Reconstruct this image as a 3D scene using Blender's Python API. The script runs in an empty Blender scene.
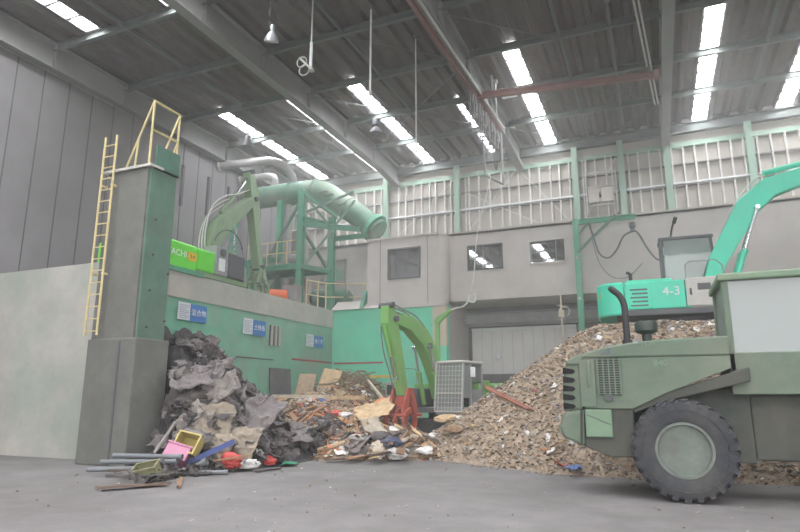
import bpy, math, random
from mathutils import Vector, Matrix, noise
import numpy as np
R = math.radians
PI = math.pi
scene = bpy.context.scene
COL = scene.collection

# ------------------------------------------------------------------ helpers
def lin(c):
    out = []
    for v in c[:3]:
        v = v / 255.0
        out.append(v / 12.92 if v <= 0.04045 else ((v + 0.055) / 1.055) ** 2.4)
    return (*out, 1.0)

MATS = {}
def mat(name, col, rough=0.75, metal=0.0, var=0.25, scale=3.0, dirt=None, dirt_amt=0.45, bump=0.0, bscale=30.0, rnd=0.0, coord='pos'):
    """procedural painted / dirty surface: colour varied by noise, a second dirt colour in blotches, fine bump"""
    if name in MATS:
        return MATS[name]
    m = bpy.data.materials.new(name)
    m.use_nodes = True
    nt = m.node_tree
    N, L = nt.nodes, nt.links
    b = N['Principled BSDF']
    b.inputs['Roughness'].default_value = rough
    b.inputs['Metallic'].default_value = metal
    if coord == 'pos':
        src = N.new('ShaderNodeNewGeometry').outputs['Position']
    else:
        src = N.new('ShaderNodeTexCoord').outputs['Object']
    n1 = N.new('ShaderNodeTexNoise'); n1.inputs['Scale'].default_value = scale
    n1.inputs['Detail'].default_value = 6; n1.inputs['Roughness'].default_value = 0.65
    L.new(src, n1.inputs['Vector'])
    r1 = N.new('ShaderNodeMapRange')
    r1.inputs['From Min'].default_value = 0.3; r1.inputs['From Max'].default_value = 0.7
    r1.inputs['To Min'].default_value = 1 - var; r1.inputs['To Max'].default_value = 1 + var * 0.6
    L.new(n1.outputs['Fac'], r1.inputs['Value'])
    mul = N.new('ShaderNodeMix'); mul.data_type = 'RGBA'; mul.blend_type = 'MULTIPLY'
    mul.inputs[0].default_value = 1.0
    mul.inputs[6].default_value = lin(col)
    L.new(r1.outputs['Result'], mul.inputs[7])
    out = mul.outputs[2]
    if dirt is not None:
        n2 = N.new('ShaderNodeTexNoise'); n2.inputs['Scale'].default_value = scale * 0.37
        n2.inputs['Detail'].default_value = 9; n2.inputs['Roughness'].default_value = 0.72
        L.new(src, n2.inputs['Vector'])
        r2 = N.new('ShaderNodeMapRange')
        r2.inputs['From Min'].default_value = 0.42; r2.inputs['From Max'].default_value = 0.68
        r2.inputs['To Max'].default_value = dirt_amt
        L.new(n2.outputs['Fac'], r2.inputs['Value'])
        mx = N.new('ShaderNodeMix'); mx.data_type = 'RGBA'
        L.new(r2.outputs['Result'], mx.inputs[0]); L.new(out, mx.inputs[6])
        mx.inputs[7].default_value = lin(dirt)
        out = mx.outputs[2]
    if rnd > 0:
        oi = N.new('ShaderNodeObjectInfo')
        rr = N.new('ShaderNodeMapRange'); rr.inputs['To Min'].default_value = 1 - rnd; rr.inputs['To Max'].default_value = 1 + rnd
        L.new(oi.outputs['Random'], rr.inputs['Value'])
        m3 = N.new('ShaderNodeMix'); m3.data_type = 'RGBA'; m3.blend_type = 'MULTIPLY'; m3.inputs[0].default_value = 1.0
        L.new(out, m3.inputs[6]); L.new(rr.outputs['Result'], m3.inputs[7])
        out = m3.outputs[2]
    L.new(out, b.inputs['Base Color'])
    if bump > 0:
        n3 = N.new('ShaderNodeTexNoise'); n3.inputs['Scale'].default_value = bscale; n3.inputs['Detail'].default_value = 4
        L.new(src, n3.inputs['Vector'])
        bp = N.new('ShaderNodeBump'); bp.inputs['Strength'].default_value = bump; bp.inputs['Distance'].default_value = 0.03
        L.new(n3.outputs['Fac'], bp.inputs['Height']); L.new(bp.outputs['Normal'], b.inputs['Normal'])
    MATS[name] = m
    return m

def glass(name, col=(190, 205, 205), refl=0.35, rough=0.03, dust=0.0):
    """thin window glass: clear with a mirror share"""
    m = bpy.data.materials.new(name); m.use_nodes = True
    nt = m.node_tree; N, L = nt.nodes, nt.links
    N.remove(N['Principled BSDF'])
    t = N.new('ShaderNodeBsdfTransparent'); t.inputs[0].default_value = lin(col)
    g = N.new('ShaderNodeBsdfGlossy'); g.inputs['Roughness'].default_value = rough
    mx = N.new('ShaderNodeMixShader'); mx.inputs[0].default_value = refl
    L.new(t.outputs[0], mx.inputs[1]); L.new(g.outputs[0], mx.inputs[2])
    last = mx
    if dust > 0:
        d = N.new('ShaderNodeBsdfDiffuse'); d.inputs[0].default_value = lin((205, 208, 204))
        last = N.new('ShaderNodeMixShader'); last.inputs[0].default_value = dust
        L.new(mx.outputs[0], last.inputs[1]); L.new(d.outputs[0], last.inputs[2])
    L.new(last.outputs[0], N['Material Output'].inputs['Surface'])
    MATS[name] = m
    return m

def emit(name, col, strength):
    m = bpy.data.materials.new(name); m.use_nodes = True
    b = m.node_tree.nodes['Principled BSDF']
    b.inputs['Base Color'].default_value = lin(col)
    b.inputs['Emission Color'].default_value = lin(col)
    b.inputs['Emission Strength'].default_value = strength
    MATS[name] = m
    return m

class MB:
    """collects shapes and links them as ONE mesh object"""
    def __init__(s):
        s.v, s.f, s.mi, s.m = [], [], [], 0
    def add(s, vs, fs):
        o = len(s.v)
        s.v.extend(Vector(x) for x in vs)
        for f in fs:
            s.f.append([o + i for i in f]); s.mi.append(s.m)
        return s
    def box(s, x0, x1, y0, y1, z0, z1):
        vs = [(x, y, z) for x in (x0, x1) for y in (y0, y1) for z in (z0, z1)]
        return s.add(vs, [(0, 1, 3, 2), (4, 6, 7, 5), (0, 4, 5, 1), (2, 3, 7, 6), (0, 2, 6, 4), (1, 5, 7, 3)])
    def bar(s, p, q, w, h=None, up=(0, 0, 1)):
        """square bar from p to q, w wide, h deep"""
        h = h or w
        p, q = Vector(p), Vector(q)
        d = (q - p).normalized(); up = Vector(up)
        if abs(d.dot(up)) > 0.98: up = Vector((0, 1, 0)) if abs(d.y) < 0.9 else Vector((1, 0, 0))
        a = d.cross(up).normalized(); b = a.cross(d).normalized()
        vs = []
        for c in (p, q):
            for i, j in ((-1, -1), (1, -1), (1, 1), (-1, 1)):
                vs.append(c + a * (i * w / 2) + b * (j * h / 2))
        return s.add(vs, [(3, 2, 1, 0), (4, 5, 6, 7), (0, 1, 5, 4), (1, 2, 6, 5), (2, 3, 7, 6), (3, 0, 4, 7)])
    def hbeam(s, p, q, w, h, t=0.03, up=(0, 0, 1)):
        """H section: web and two flanges"""
        p, q = Vector(p), Vector(q); u = Vector(up)
        s.bar(p + u * (h / 2 - t / 2), q + u * (h / 2 - t / 2), w, t, up)
        s.bar(p - u * (h / 2 - t / 2), q - u * (h / 2 - t / 2), w, t, up)
        return s.bar(p, q, t, h - 2 * t, up)
    def prism(s, poly, axis, t0, t1):
        """polygon of (a,b) pairs extruded along axis ('x': a=y b=z, 'y': a=x b=z, 'z': a=x b=y)"""
        n = len(poly)
        def P(a, b, t):
            return {'x': (t, a, b), 'y': (a, t, b), 'z': (a, b, t)}[axis]
        vs = [P(a, b, t0) for a, b in poly] + [P(a, b, t1) for a, b in poly]
        fs = [list(range(n))[::-1], [n + i for i in range(n)]]
        for i in range(n):
            j = (i + 1) % n
            fs.append((i, j, n + j, n + i))
        return s.add(vs, fs)
    def tube(s, pts, r, n=8, caps=True):
        pts = [Vector(p) for p in pts]
        rs = r if isinstance(r, (list, tuple)) else [r] * len(pts)
        t0 = (pts[1] - pts[0]).normalized()
        ref = Vector((0, 0, 1)) if abs(t0.z) < 0.9 else Vector((1, 0, 0))
        a = t0.cross(ref).normalized()
        vs = []
        for i, p in enumerate(pts):
            t = (pts[min(i + 1, len(pts) - 1)] - pts[max(i - 1, 0)]).normalized()
            a = (a - t * a.dot(t)).normalized(); b = t.cross(a)
            for k in range(n):
                w = 2 * PI * k / n
                vs.append(p + (a * math.cos(w) + b * math.sin(w)) * rs[i])
        fs = []
        for i in range(len(pts) - 1):
            for k in range(n):
                fs.append((i * n + k, i * n + (k + 1) % n, (i + 1) * n + (k + 1) % n, (i + 1) * n + k))
        if caps:
            fs.append(list(range(n))[::-1]); fs.append([(len(pts) - 1) * n + k for k in range(n)])
        return s.add(vs, fs)
    def lathe(s, prof, o, axis=(0, 0, 1), n=24, close=False):
        """profile of (radius, height) turned about the axis through o"""
        ax = Vector(axis).normalized(); o = Vector(o)
        ref = Vector((0, 0, 1)) if abs(ax.z) < 0.9 else Vector((1, 0, 0))
        a = ax.cross(ref).normalized(); b = ax.cross(a)
        vs = []
        for r, h in prof:
            for k in range(n):
                w = 2 * PI * k / n
                vs.append(o + ax * h + (a * math.cos(w) + b * math.sin(w)) * r)
        fs = []
        m = len(prof)
        for i in range(m if close else m - 1):
            j = (i + 1) % m
            for k in range(n):
                fs.append((i * n + k, i * n + (k + 1) % n, j * n + (k + 1) % n, j * n + k))
        if not close:
            fs.append(list(range(n))[::-1]); fs.append([(m - 1) * n + k for k in range(n)])
        return s.add(vs, fs)
    def build(s, name, mats, parent=None, world=False, bevel=0.0, smooth=False, ang=35):
        me = bpy.data.meshes.new(name)
        vs = s.v
        if world and parent is not None:
            iv = TM[parent.name].inverted()
            vs = [iv @ v for v in vs]
        me.from_pydata([tuple(v) for v in vs], [], s.f)
        if not isinstance(mats, (list, tuple)): mats = [mats]
        for m in mats: me.materials.append(m)
        if len(mats) > 1: me.polygons.foreach_set('material_index', s.mi)
        if smooth:
            me.polygons.foreach_set('use_smooth', [True] * len(me.polygons))
            me.set_sharp_from_angle(angle=R(ang))
        me.update()
        o = bpy.data.objects.new(name, me); COL.objects.link(o)
        if parent is not None: o.parent = parent
        if bevel > 0:
            md = o.modifiers.new('b', 'BEVEL'); md.width = bevel; md.segments = 2; md.limit_method = 'ANGLE'
            md.angle_limit = R(40)
        return o

TM = {}
def thing(name, label, cat, loc=(0, 0, 0), rz=0.0, group=None):
    o = bpy.data.objects.new(name, None); COL.objects.link(o)
    o.location = loc; o.rotation_euler = (0, 0, rz); o.empty_display_size = 0.2
    TM[o.name] = Matrix.Translation(Vector(loc)) @ Matrix.Rotation(rz, 4, 'Z')
    o['label'] = label; o['category'] = cat
    if group: o['group'] = group
    return o
def tag(o, label, cat, group=None, kind=None):
    o['label'] = label; o['category'] = cat
    if group: o['group'] = group
    if kind: o['kind'] = kind
    return o
def struct(o):
    o['kind'] = 'structure'
    return o
def text(name, s, size, m, parent, M, extrude=0.004):
    """lettering as a flat mesh; M places it (x right, y up, z out of the surface) in the parent's space"""
    c = bpy.data.curves.new(name, 'FONT'); c.body = s; c.size = size; c.extrude = extrude
    c.align_x = 'CENTER'; c.align_y = 'CENTER'; c.resolution_u = 3
    t = bpy.data.objects.new(name + '_src', c); COL.objects.link(t)
    dg = bpy.context.evaluated_depsgraph_get()
    me = bpy.data.meshes.new_from_object(t.evaluated_get(dg))
    bpy.data.objects.remove(t); bpy.data.curves.remove(c)
    me.transform(M); me.materials.clear(); me.materials.append(m)
    o = bpy.data.objects.new(name, me); COL.objects.link(o); o.parent = parent
    return o
def frame(o, x, y):
    """matrix whose x axis runs along x, y axis along y"""
    x = Vector(x).normalized(); y = Vector(y).normalized(); z = x.cross(y)
    M = Matrix((x, y, z)).transposed().to_4x4(); M.translation = Vector(o)
    return M
def copy_tree(o, parent=None):
    c = o.copy(); COL.objects.link(c)
    if parent is not None: c.parent = parent
    for ch in list(o.children): copy_tree(ch, c)
    return c
def arc(c, r, a0, a1, n, plane='xz'):
    out = []
    for i in range(n + 1):
        a = R(a0 + (a1 - a0) * i / n)
        u, w = r * math.cos(a), r * math.sin(a)
        out.append({'xz': (c[0] + u, c[1], c[2] + w), 'yz': (c[0], c[1] + u, c[2] + w), 'xy': (c[0] + u, c[1] + w, c[2])}[plane])
    return out
def smooth_path(pts, n=8):
    """Catmull-Rom through the points"""
    P = [Vector(p) for p in pts]; P = [P[0] * 2 - P[1]] + P + [P[-1] * 2 - P[-2]]
    out = []
    for i in range(1, len(P) - 2):
        for k in range(n):
            t = k / n
            out.append(0.5 * ((2 * P[i]) + (P[i + 1] - P[i - 1]) * t + (2 * P[i - 1] - 5 * P[i] + 4 * P[i + 1] - P[i + 2]) * t * t
                              + (3 * P[i] - P[i - 1] - 3 * P[i + 1] + P[i + 2]) * t ** 3))
    out.append(P[-2])
    return out

# ------------------------------------------------------------------ materials
M_floor = mat('concrete_floor', (122, 118, 117), 0.85, var=0.22, scale=0.7, dirt=(82, 76, 72), dirt_amt=0.6, bump=0.25, bscale=14)
M_roof = mat('roof_sheet', (96, 88, 84), 0.8, var=0.2, scale=0.8, dirt=(72, 68, 66), dirt_amt=0.5)
M_steel = mat('roof_steel', (98, 104, 100), 0.7, var=0.15, scale=1.2, dirt=(92, 92, 88), dirt_amt=0.4)
M_rafter = mat('rafter_steel', (132, 132, 130), 0.65, var=0.12, scale=1.0, dirt=(118, 116, 112), dirt_amt=0.4)
M_col = mat('pale_green_column', (132, 160, 142), 0.7, var=0.12, scale=1.5, dirt=(160, 160, 146), dirt_amt=0.4)
M_green_st = mat('green_steel', (78, 148, 120), 0.6, var=0.18, scale=2, dirt=(120, 124, 110), dirt_amt=0.45)
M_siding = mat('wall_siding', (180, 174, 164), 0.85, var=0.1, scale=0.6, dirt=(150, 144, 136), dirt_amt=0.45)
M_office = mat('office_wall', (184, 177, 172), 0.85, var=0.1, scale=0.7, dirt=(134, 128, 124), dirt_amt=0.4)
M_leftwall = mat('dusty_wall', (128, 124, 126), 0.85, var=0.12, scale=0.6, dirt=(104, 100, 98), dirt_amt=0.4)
M_stud = mat('galvanised_stud', (206, 203, 196), 0.7, metal=0.0, var=0.12, scale=3)
M_mint = mat('mint_painted_concrete', (116, 176, 150), 0.75, var=0.18, scale=1.3, dirt=(142, 142, 130), dirt_amt=0.75, bump=0.08)
M_mint2 = mat('mint_wall_bright', (98, 198, 164), 0.75, var=0.12, scale=0.9, dirt=(120, 170, 146), dirt_amt=0.5)
M_band = mat('bare_concrete_band', (178, 174, 165), 0.85, var=0.16, scale=0.9, dirt=(118, 146, 132), dirt_amt=0.5, bump=0.1)
M_pillar = mat('pillar_concrete', (112, 112, 106), 0.85, var=0.2, scale=1.6, dirt=(92, 92, 88), dirt_amt=0.6, bump=0.15)
M_pillar_g = mat('pillar_green', (92, 122, 106), 0.8, var=0.2, scale=1.6, dirt=(98, 100, 94), dirt_amt=0.6, bump=0.1)
M_beige = mat('beige_plaster', (184, 172, 152), 0.85, var=0.1)
M_dark = mat('plain_dark_grey', (88, 88, 90), 0.8, var=0.15, scale=1)  # even dark grey for joints, slots and the alcove back
M_black = mat('black_metal', (42, 42, 44), 0.6, var=0.2, scale=4, dirt=(80, 74, 68), dirt_amt=0.4)
M_shutter = mat('shutter_white', (214, 212, 208), 0.7, var=0.06, scale=1, dirt=(186, 182, 176), dirt_amt=0.4)
M_white = mat('white_paint', (224, 226, 226), 0.6, var=0.08)
M_yellow = mat('pale_yellow_rail', (206, 190, 140), 0.6, var=0.15, scale=6)
M_yel = mat('yellow_paint', (222, 180, 50), 0.6, var=0.12)
M_red = mat('red_line', (160, 70, 72), 0.8, var=0.2)
M_rust_shade = mat('rust_red_rail_shade', (132, 96, 90), 0.75, var=0.2, scale=4, dirt=(110, 92, 84), dirt_amt=0.5)
M_grap = mat('grapple_red', (176, 82, 66), 0.65, var=0.2, scale=5, dirt=(120, 84, 72), dirt_amt=0.6)
M_blue = mat('sign_blue', (66, 120, 184), 0.6, var=0.06)
M_paper = mat('notice_white', (206, 210, 214), 0.7, var=0.05)
M_ink = mat('notice_ink', (130, 140, 158), 0.8, var=0.1)
M_rubber = mat('tyre_rubber', (58, 60, 64), 0.9, var=0.2, scale=6, dirt=(92, 88, 84), dirt_amt=0.6, coord='obj')
M_rim = mat('wheel_rim', (112, 120, 112), 0.7, var=0.2, scale=5, dirt=(90, 84, 78), dirt_amt=0.5)
M_loader = mat('loader_green', (92, 110, 92), 0.6, var=0.14, scale=2.2, dirt=(126, 128, 112), dirt_amt=0.55, bump=0.05)
M_loader2 = mat('loader_light_green', (114, 140, 114), 0.6, var=0.16, scale=3, dirt=(130, 124, 104), dirt_amt=0.5)
M_loader3 = mat('loader_dark_body', (68, 74, 68), 0.75, var=0.2, scale=2.5, dirt=(100, 94, 84), dirt_amt=0.6)
M_exg = mat('excavator_green', (112, 168, 88), 0.55, var=0.15, scale=3, dirt=(136, 140, 112), dirt_amt=0.5)
M_exg_b = mat('excavator_bright_green', (104, 214, 62), 0.5, var=0.08, scale=3, dirt=(120, 180, 84), dirt_amt=0.3)
M_exg_d = mat('excavator_boom_green', (126, 150, 116), 0.6, var=0.15, scale=3, dirt=(132, 142, 124), dirt_amt=0.5)
M_exm = mat('excavator_mint', (64, 206, 170), 0.5, var=0.08, scale=2, dirt=(110, 186, 160), dirt_amt=0.35)
M_void = mat('dark_opening', (20, 20, 22), 0.9, var=0.05)
M_grey = mat('machine_grey', (142, 144, 144), 0.65, var=0.15, scale=4, dirt=(120, 112, 104), dirt_amt=0.5)
M_dgrey = mat('machine_dark_grey', (82, 84, 88), 0.7, var=0.18, scale=4, dirt=(110, 104, 96), dirt_amt=0.5)
M_lgrey = mat('machine_light_grey', (190, 188, 182), 0.6, var=0.1, scale=3, dirt=(150, 144, 134), dirt_amt=0.4)
M_chrome = mat('cylinder_rod', (206, 210, 214), 0.2, metal=0.9, var=0.05)
M_duct = mat('duct_green', (78, 122, 100), 0.55, var=0.16, scale=1.0, dirt=(158, 152, 134), dirt_amt=0.75)
M_gduct = mat('duct_grey', (150, 148, 146), 0.6, metal=0.2, var=0.14, scale=1.4, dirt=(122, 116, 110), dirt_amt=0.5)
M_hose = mat('hose', (120, 118, 114), 0.7, var=0.15)
M_lhose = mat('pale_hose', (196, 196, 190), 0.6, var=0.12)
M_dhose = mat('dark_hose', (86, 84, 86), 0.7, var=0.15)
M_orange = mat('orange_paint', (224, 110, 60), 0.6, var=0.12)
M_lamp = mat('lamp_metal', (176, 178, 180), 0.45, metal=0.5, var=0.1)
M_glass = glass('window_glass', (150, 160, 158), 0.45)
M_glass2 = glass('cab_glass', (190, 205, 202), 0.12, dust=0.3)
M_glass3 = glass('pale_room_glass', (170, 180, 170), 0.15, dust=0.55)  # pale diffuse share stands in for the light room behind the pane
M_sky = emit('skylight_panel', (248, 250, 255), 24.0)
M_ply = mat('plywood', (196, 160, 118), 0.8, var=0.15, scale=3, dirt=(160, 128, 96), dirt_amt=0.4)
M_room = mat('room_inside', (120, 128, 122), 0.9, var=0.2, scale=1.0)

# ------------------------------------------------------------------ setting: floor, roof, walls
RX0, RX1, RY0, RY1, CZ = -18.0, 13.0, -16.0, 27.0, 13.1
b = MB(); b.box(-60, 60, -80, RY1 + 0.5, -0.4, 0.0)
struct(b.build('floor', M_floor))

SKYX = (-15.85, -12.47, -9.75, -6.5, -3.75, 2.5, 5.6, 8.8)
SKYW = 0.62
SKYR = ((-9.0, 0.3), (3.3, 12.1), (18.35, 26.9))
b = MB()
def roof_strip(x0, x1, y0, y1):
    w = x1 - x0
    n = max(1, round(w / 0.56)); p = w / n
    prof = [(x0, CZ)]
    for i in range(n):
        a = x0 + i * p
        prof += [(a + p * 0.28, CZ), (a + p * 0.42, CZ + 0.17), (a + p * 0.86, CZ + 0.17), (a + p, CZ)]
    vs = [(x, y0, z) for x, z in prof] + [(x, y1, z) for x, z in prof]
    m = len(prof)
    b.add(vs, [(i, i + 1, m + i + 1, m + i) for i in range(m - 1)])
SKYF = (-16.0, -13.5, -9.75, -8.0, -3.75, 2.5, 5.6, 8.8)      # unseen bays nearer the open front, placed to show in the office window reflections
def sky_w(sx): return 0.16 if sx == -6.5 else SKYW / 2
def roof_part(xs, ranges, ya, yb):
    edges = [RX0]
    for sx in xs: edges += [sx - sky_w(sx), sx + sky_w(sx)]
    edges.append(RX1)
    for i in range(0, len(edges), 2): roof_strip(edges[i], edges[i + 1], ya, yb)
    for sx in xs:
        ys = [ya] + [(21.2 if sx == -6.5 and v == 18.35 else v) for r in ranges for v in r] + [yb]
        for i in range(0, len(ys), 2): roof_strip(sx - sky_w(sx), sx + sky_w(sx), ys[i], ys[i + 1])
roof_part(SKYF, SKYR[:1], RY0, 1.5)
roof_part(SKYX, SKYR[1:], 1.5, RY1)
o = b.build('ceiling', M_roof)
struct(o)
md = o.modifiers.new('s', 'SOLIDIFY'); md.thickness = 0.05; md.offset = 1
k = 0
for sx, rs in [(x, SKYR[:1]) for x in SKYF] + [(x, SKYR[1:]) for x in SKYX]:
    for y0, y1 in rs:
        if sx == -6.5 and y0 > 15: y0 = 21.2
        k += 1
        w = sky_w(sx)
        f = MB()
        f.box(sx - w - 0.02, sx - w + 0.03, y0, y1, CZ - 0.03, CZ + 0.2).box(sx + w - 0.03, sx + w + 0.02, y0, y1, CZ - 0.03, CZ + 0.2)
        n = 12
        for j in range(n + 1):
            yy = y0 + (y1 - y0) * j / n
            f.box(sx - w, sx + w, yy - 0.04, yy + 0.04, CZ - 0.02, CZ + 0.06)
        fo = struct(f.build('window_%d' % k, M_rafter))
        p = MB(); p.box(sx - w, sx + w, y0, y1, CZ + 0.08, CZ + 0.10)
        p.build('pane', M_sky, fo)

# steelwork under the roof
RAFT = (-17.75, -11.5, -5.2, 1.1, 7.4, 12.8)
PURL = (-14.2, -11.3, -8.3, -5.4, -2.4, 0.5, 3.4, 6.3, 9.3, 12.2, 15.15, 18.05, 21.0, 23.85)
for x in RAFT:
    b = MB()
    b.hbeam((x, RY0, 12.62), (x, RY1 - 0.2, 12.62), 0.34, 0.92, 0.04)
    for y in PURL:
        b.box(x - 0.15, x + 0.15, y - 0.02, y + 0.02, 12.2, 13.04)
    b.prism([(24.6, 12.16), (RY1 - 0.2, 12.16), (RY1 - 0.2, 11.95)], 'x', x - 0.17, x + 0.17)
    struct(b.build('roof_rafter_beam', M_rafter))
for y in PURL:
    b = MB(); b.hbeam((RX0, y, 12.96), (RX1, y, 12.96), 0.14, 0.24, 0.02)
    struct(b.build('roof_purlin_beam', M_steel))
for x in (-14.6, -8.4, -2.05, -0.6 + 0.1, 4.2):
    b = MB(); b.hbeam((x, RY0, 12.97), (x, RY1 - 0.2, 12.97), 0.09, 0.12, 0.02)
    struct(b.build('roof_tie_beam', M_steel))
b = MB(); b.hbeam((RX0, RY1 - 0.25, 12.75), (RX1, RY1 - 0.25, 12.75), 0.24, 0.42, 0.03)
struct(b.build('eaves_beam', M_steel))
for x0, x1, y0, y1 in ((-5.0, -2.1, 15.3, 18.0), (-2.0, 1.0, 18.0, 15.3), (-5.1, -2.1, 23.8, 21.0), (-2.0, 1.0, 21.1, 23.8), (-8.4, -5.3, 21.0, 18.2), (-8.3, -5.3, 21.1, 23.8),
                       (-11.4, -8.4, 23.8, 21.0), (-11.4, -8.4, 18.1, 21.0), (-14.5, -11.6, 18.1, 21.0), (-14.5, -11.6, 23.8, 21.1), (-8.3, -5.3, 15.2, 18.0), (-2.0, 1.0, 27, 23.9), (-5, -2.1, 23.9, 26.8)):
    b = MB(); b.tube([(x0, y0, 12.78), (x1, y1, 12.78)], 0.018, 6)
    struct(b.build('roof_brace_rod_beam', M_steel))

# upper back wall: siding with seams, girts, studs and columns
b = MB(); b.box(RX0, RX1, RY1, RY1 + 0.2, 0, CZ + 0.2)
wb = struct(b.build('wall_back', M_siding))
b = MB()
for i in range(34):
    x = RX0 + 0.45 + i * 0.92
    b.box(x - 0.012, x + 0.012, RY1 - 0.012, RY1 + 0.01, 5.0, 13.0)
b.build('panel_seam', M_office, wb)
STUD = [-17.4, -16.8, -16.3, -15.7, -15.1, -14.9, -14.4, -13.9, -13.3, -12.8, -12.4, -11.44, -11.05, -10.61, -10.18, -9.75, -9.44, -8.97, -8.65, -7.9, -7.74, -7.24, -6.7, -6.12, -5.78, -5.31, -4.8, -4.34, -3.84, -3.44,
        -2.99, -2.4, -2.25, -1.85, -1.4, -1.15, -0.45, -0.05, 0.4, 0.85, 1.3, 1.75, 2.2, 2.65, 3.1, 3.55, 4.0, 4.5, 5.0, 5.5, 6.0]
for x in STUD:
    s = MB(); s.box(x - 0.03, x + 0.03, RY1 - 0.22, RY1 - 0.02, 7.5, 12.0)
    s.build('stud', M_stud, wb)
for z, d, m in ((12.06, 0.2, M_col), (11.2, 0.04, M_gduct), (10.25, 0.05, M_gduct), (9.2, 0.04, M_gduct)):
    s = MB(); s.box(RX0, RX1, RY1 - 0.22, RY1 - 0.0, z - d / 2, z + d / 2)
    s.build('girt', m, wb)
s = MB(); s.box(RX0, RX1, RY1 - 0.3, RY1 - 0.17, 10.3, 10.36)
s.build('conduit', M_white, wb)
for x0, x1, z0, z1 in ((-11.9, -8.4, 9.0, 12.0), (-8.0, -5.4, 9.0, 12.0), (-5.3, -2.9, 12.0, 9.0), (-2.5, -0.9, 9.0, 12.0), (-7.9, -2.9, 11.2, 8.4)):
    s = MB(); s.tube([(x0, RY1 - 0.2, z0), (x1, RY1 - 0.2, z1)], 0.02, 6)
    s.build('brace_rod', M_stud, wb)
for x in (-17.75, -14.9, -12.05, -8.25, -5.2, -2.7, -0.75, 1.1, 4.2, 7.4):
    if x in (-5.2, -14.9): continue
    b = MB(); b.hbeam((x, RY1 - 0.35, 0), (x, RY1 - 0.35, 12.55), 0.26, 0.3, 0.03, up=(0, 1, 0))
    struct(b.build('wall_column', M_col))

# far left wall above the upper floor
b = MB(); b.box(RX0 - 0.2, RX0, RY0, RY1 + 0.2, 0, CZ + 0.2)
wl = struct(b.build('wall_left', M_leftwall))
s = MB(); s.box(RX0, RX0 + 0.05, RY0, RY1, 12.18, 12.26); s.build('ledge', M_siding, wl)
s = MB()
for i in range(30): s.box(RX0 - 0.01, RX0 + 0.015, 1.0 + i * 0.93 - 0.015, 1.0 + i * 0.93 + 0.015, 4.0, 12.18)
s.build('panel_seam', M_dark, wl)
for y in (17.2, 18.6, 20.2, 21.6):
    s = MB(); s.box(RX0, RX0 + 0.1, y, y + 0.12, 9.4, 11.2); s.build('slot', M_dark, wl)
b = MB(); b.box(RX1, RX1 + 0.2, 6.0, RY1 + 0.2, 0, CZ + 0.2)
struct(b.build('wall_right', M_siding))

# raised floor on the left and its mint retaining wall
UZ = 4.15
b = MB(); b.box(RX0, -12.7, 11.7, RY1, UZ - 0.3, UZ).box(-12.7, -10.9, 22.4, RY1, UZ - 0.3, UZ)
struct(b.build('floor_upper', M_floor))
b = MB(); b.box(-12.8, -12.5, 11.7, 22.5, 0, 4.33)
wr = struct(b.build('wall_left_lower', M_mint))
s = MB(); s.box(-12.8, -12.47, 11.7, 22.2, 4.33, 5.08); s.build('concrete_band', M_band, wr)
s = MB(); s.box(-12.9, -12.42, 11.7, 14.1, 5.06, 5.2); s.build('edge_strip', M_green_st, wr)
s = MB(); s.box(-12.5, -12.485, 19.2, 22.2, 2.86, 2.93); s.build('red_line', M_red, wr)
s = MB(); s.box(-12.5, -12.485, 15.9, 18.0, 2.78, 2.82); s.build('dark_line', M_dark, wr)
s = MB(); s.box(-12.5, -12.46, 17.7, 18.33, 3.3, 4.0); s.build('wall_slot', M_dark, wr)
s = MB()
for yy in (17.78, 18.02, 18.24): s.box(-12.46, -12.42, yy - 0.05, yy + 0.05, 3.3, 4.0)
s.build('slot_bar', M_band, wr)
b = MB(); b.box(RX0, -12.6, 11.4, 11.7, 0, 5.1)
struct(b.build('wall_front_lower', M_band))

# pier at the head of the retaining wall
b = MB()
b.box(-12.7, -11.3, 10.68, 11.55, 2.9, 7.2)
pier = struct(b.build('pillar', [M_pillar_g], bevel=0.02))
s = MB(); s.box(-12.72, -11.36, 10.63, 10.70, 2.9, 7.18); s.build('front_face', M_pillar, pier)
s = MB(); s.box(-12.8, -11.24, 10.6, 11.68, 0, 2.92); s.build('plinth', M_pillar, pier, bevel=0.03)
s = MB(); s.box(-11.75, -11.7, 10.58, 10.62, 0.02, 2.85); s.build('plinth_joint', M_dark, pier)
s = MB(); s.box(-12.85, -11.22, 10.56, 11.0, 7.2, 7.27); s.build('cap', M_lgrey, pier)
s = MB()
for i, (yy, zz) in enumerate(((10.95, 5.9), (10.95, 5.0), (10.95, 4.1), (10.95, 3.2), (11.5, 3.4), (11.5, 4.6))): s.lathe([(0.03, 0), (0.03, 0.03)], (-11.3, yy, zz), (1, 0, 0), 8)
s.build('rivet', M_dark, pier)

# lower back wall, office blocks, alcove
b = MB(); b.box(-12.7, -7.45, 22.2, 22.6, 0, 5.08)
wg = struct(b.build('wall_back_lower', M_mint2))
s = MB(); s.box(-8.0, -7.44, 22.17, 22.4, 3.45, 5.06); s.build('beige_panel', M_beige, wg)
s = MB(); s.box(-12.4, -10.15, 22.185, 22.2, 2.83, 2.9); s.build('red_line', M_red, wg)
s = MB(); s.box(-10.8, -9.4, 22.185, 22.2, 2.27, 2.36); s.build('yellow_line', M_yel, wg)
s = MB(); s.prism([(22.05, 5.08), (22.6, 5.08), (22.6, 5.5)], 'x', -12.5, -9.9); s.box(-9.9, -7.44, 22.1, 22.4, 5.02, 5.12)
s.build('sloping_cap', M_office, wg)
s = MB(); s.prism([(22.0, 5.12), (22.5, 5.12), (22.5, 5.9), (22.4, 5.9)], 'x', -11.15, -11.0); s.build('fin', M_green_st, wg)

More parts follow.
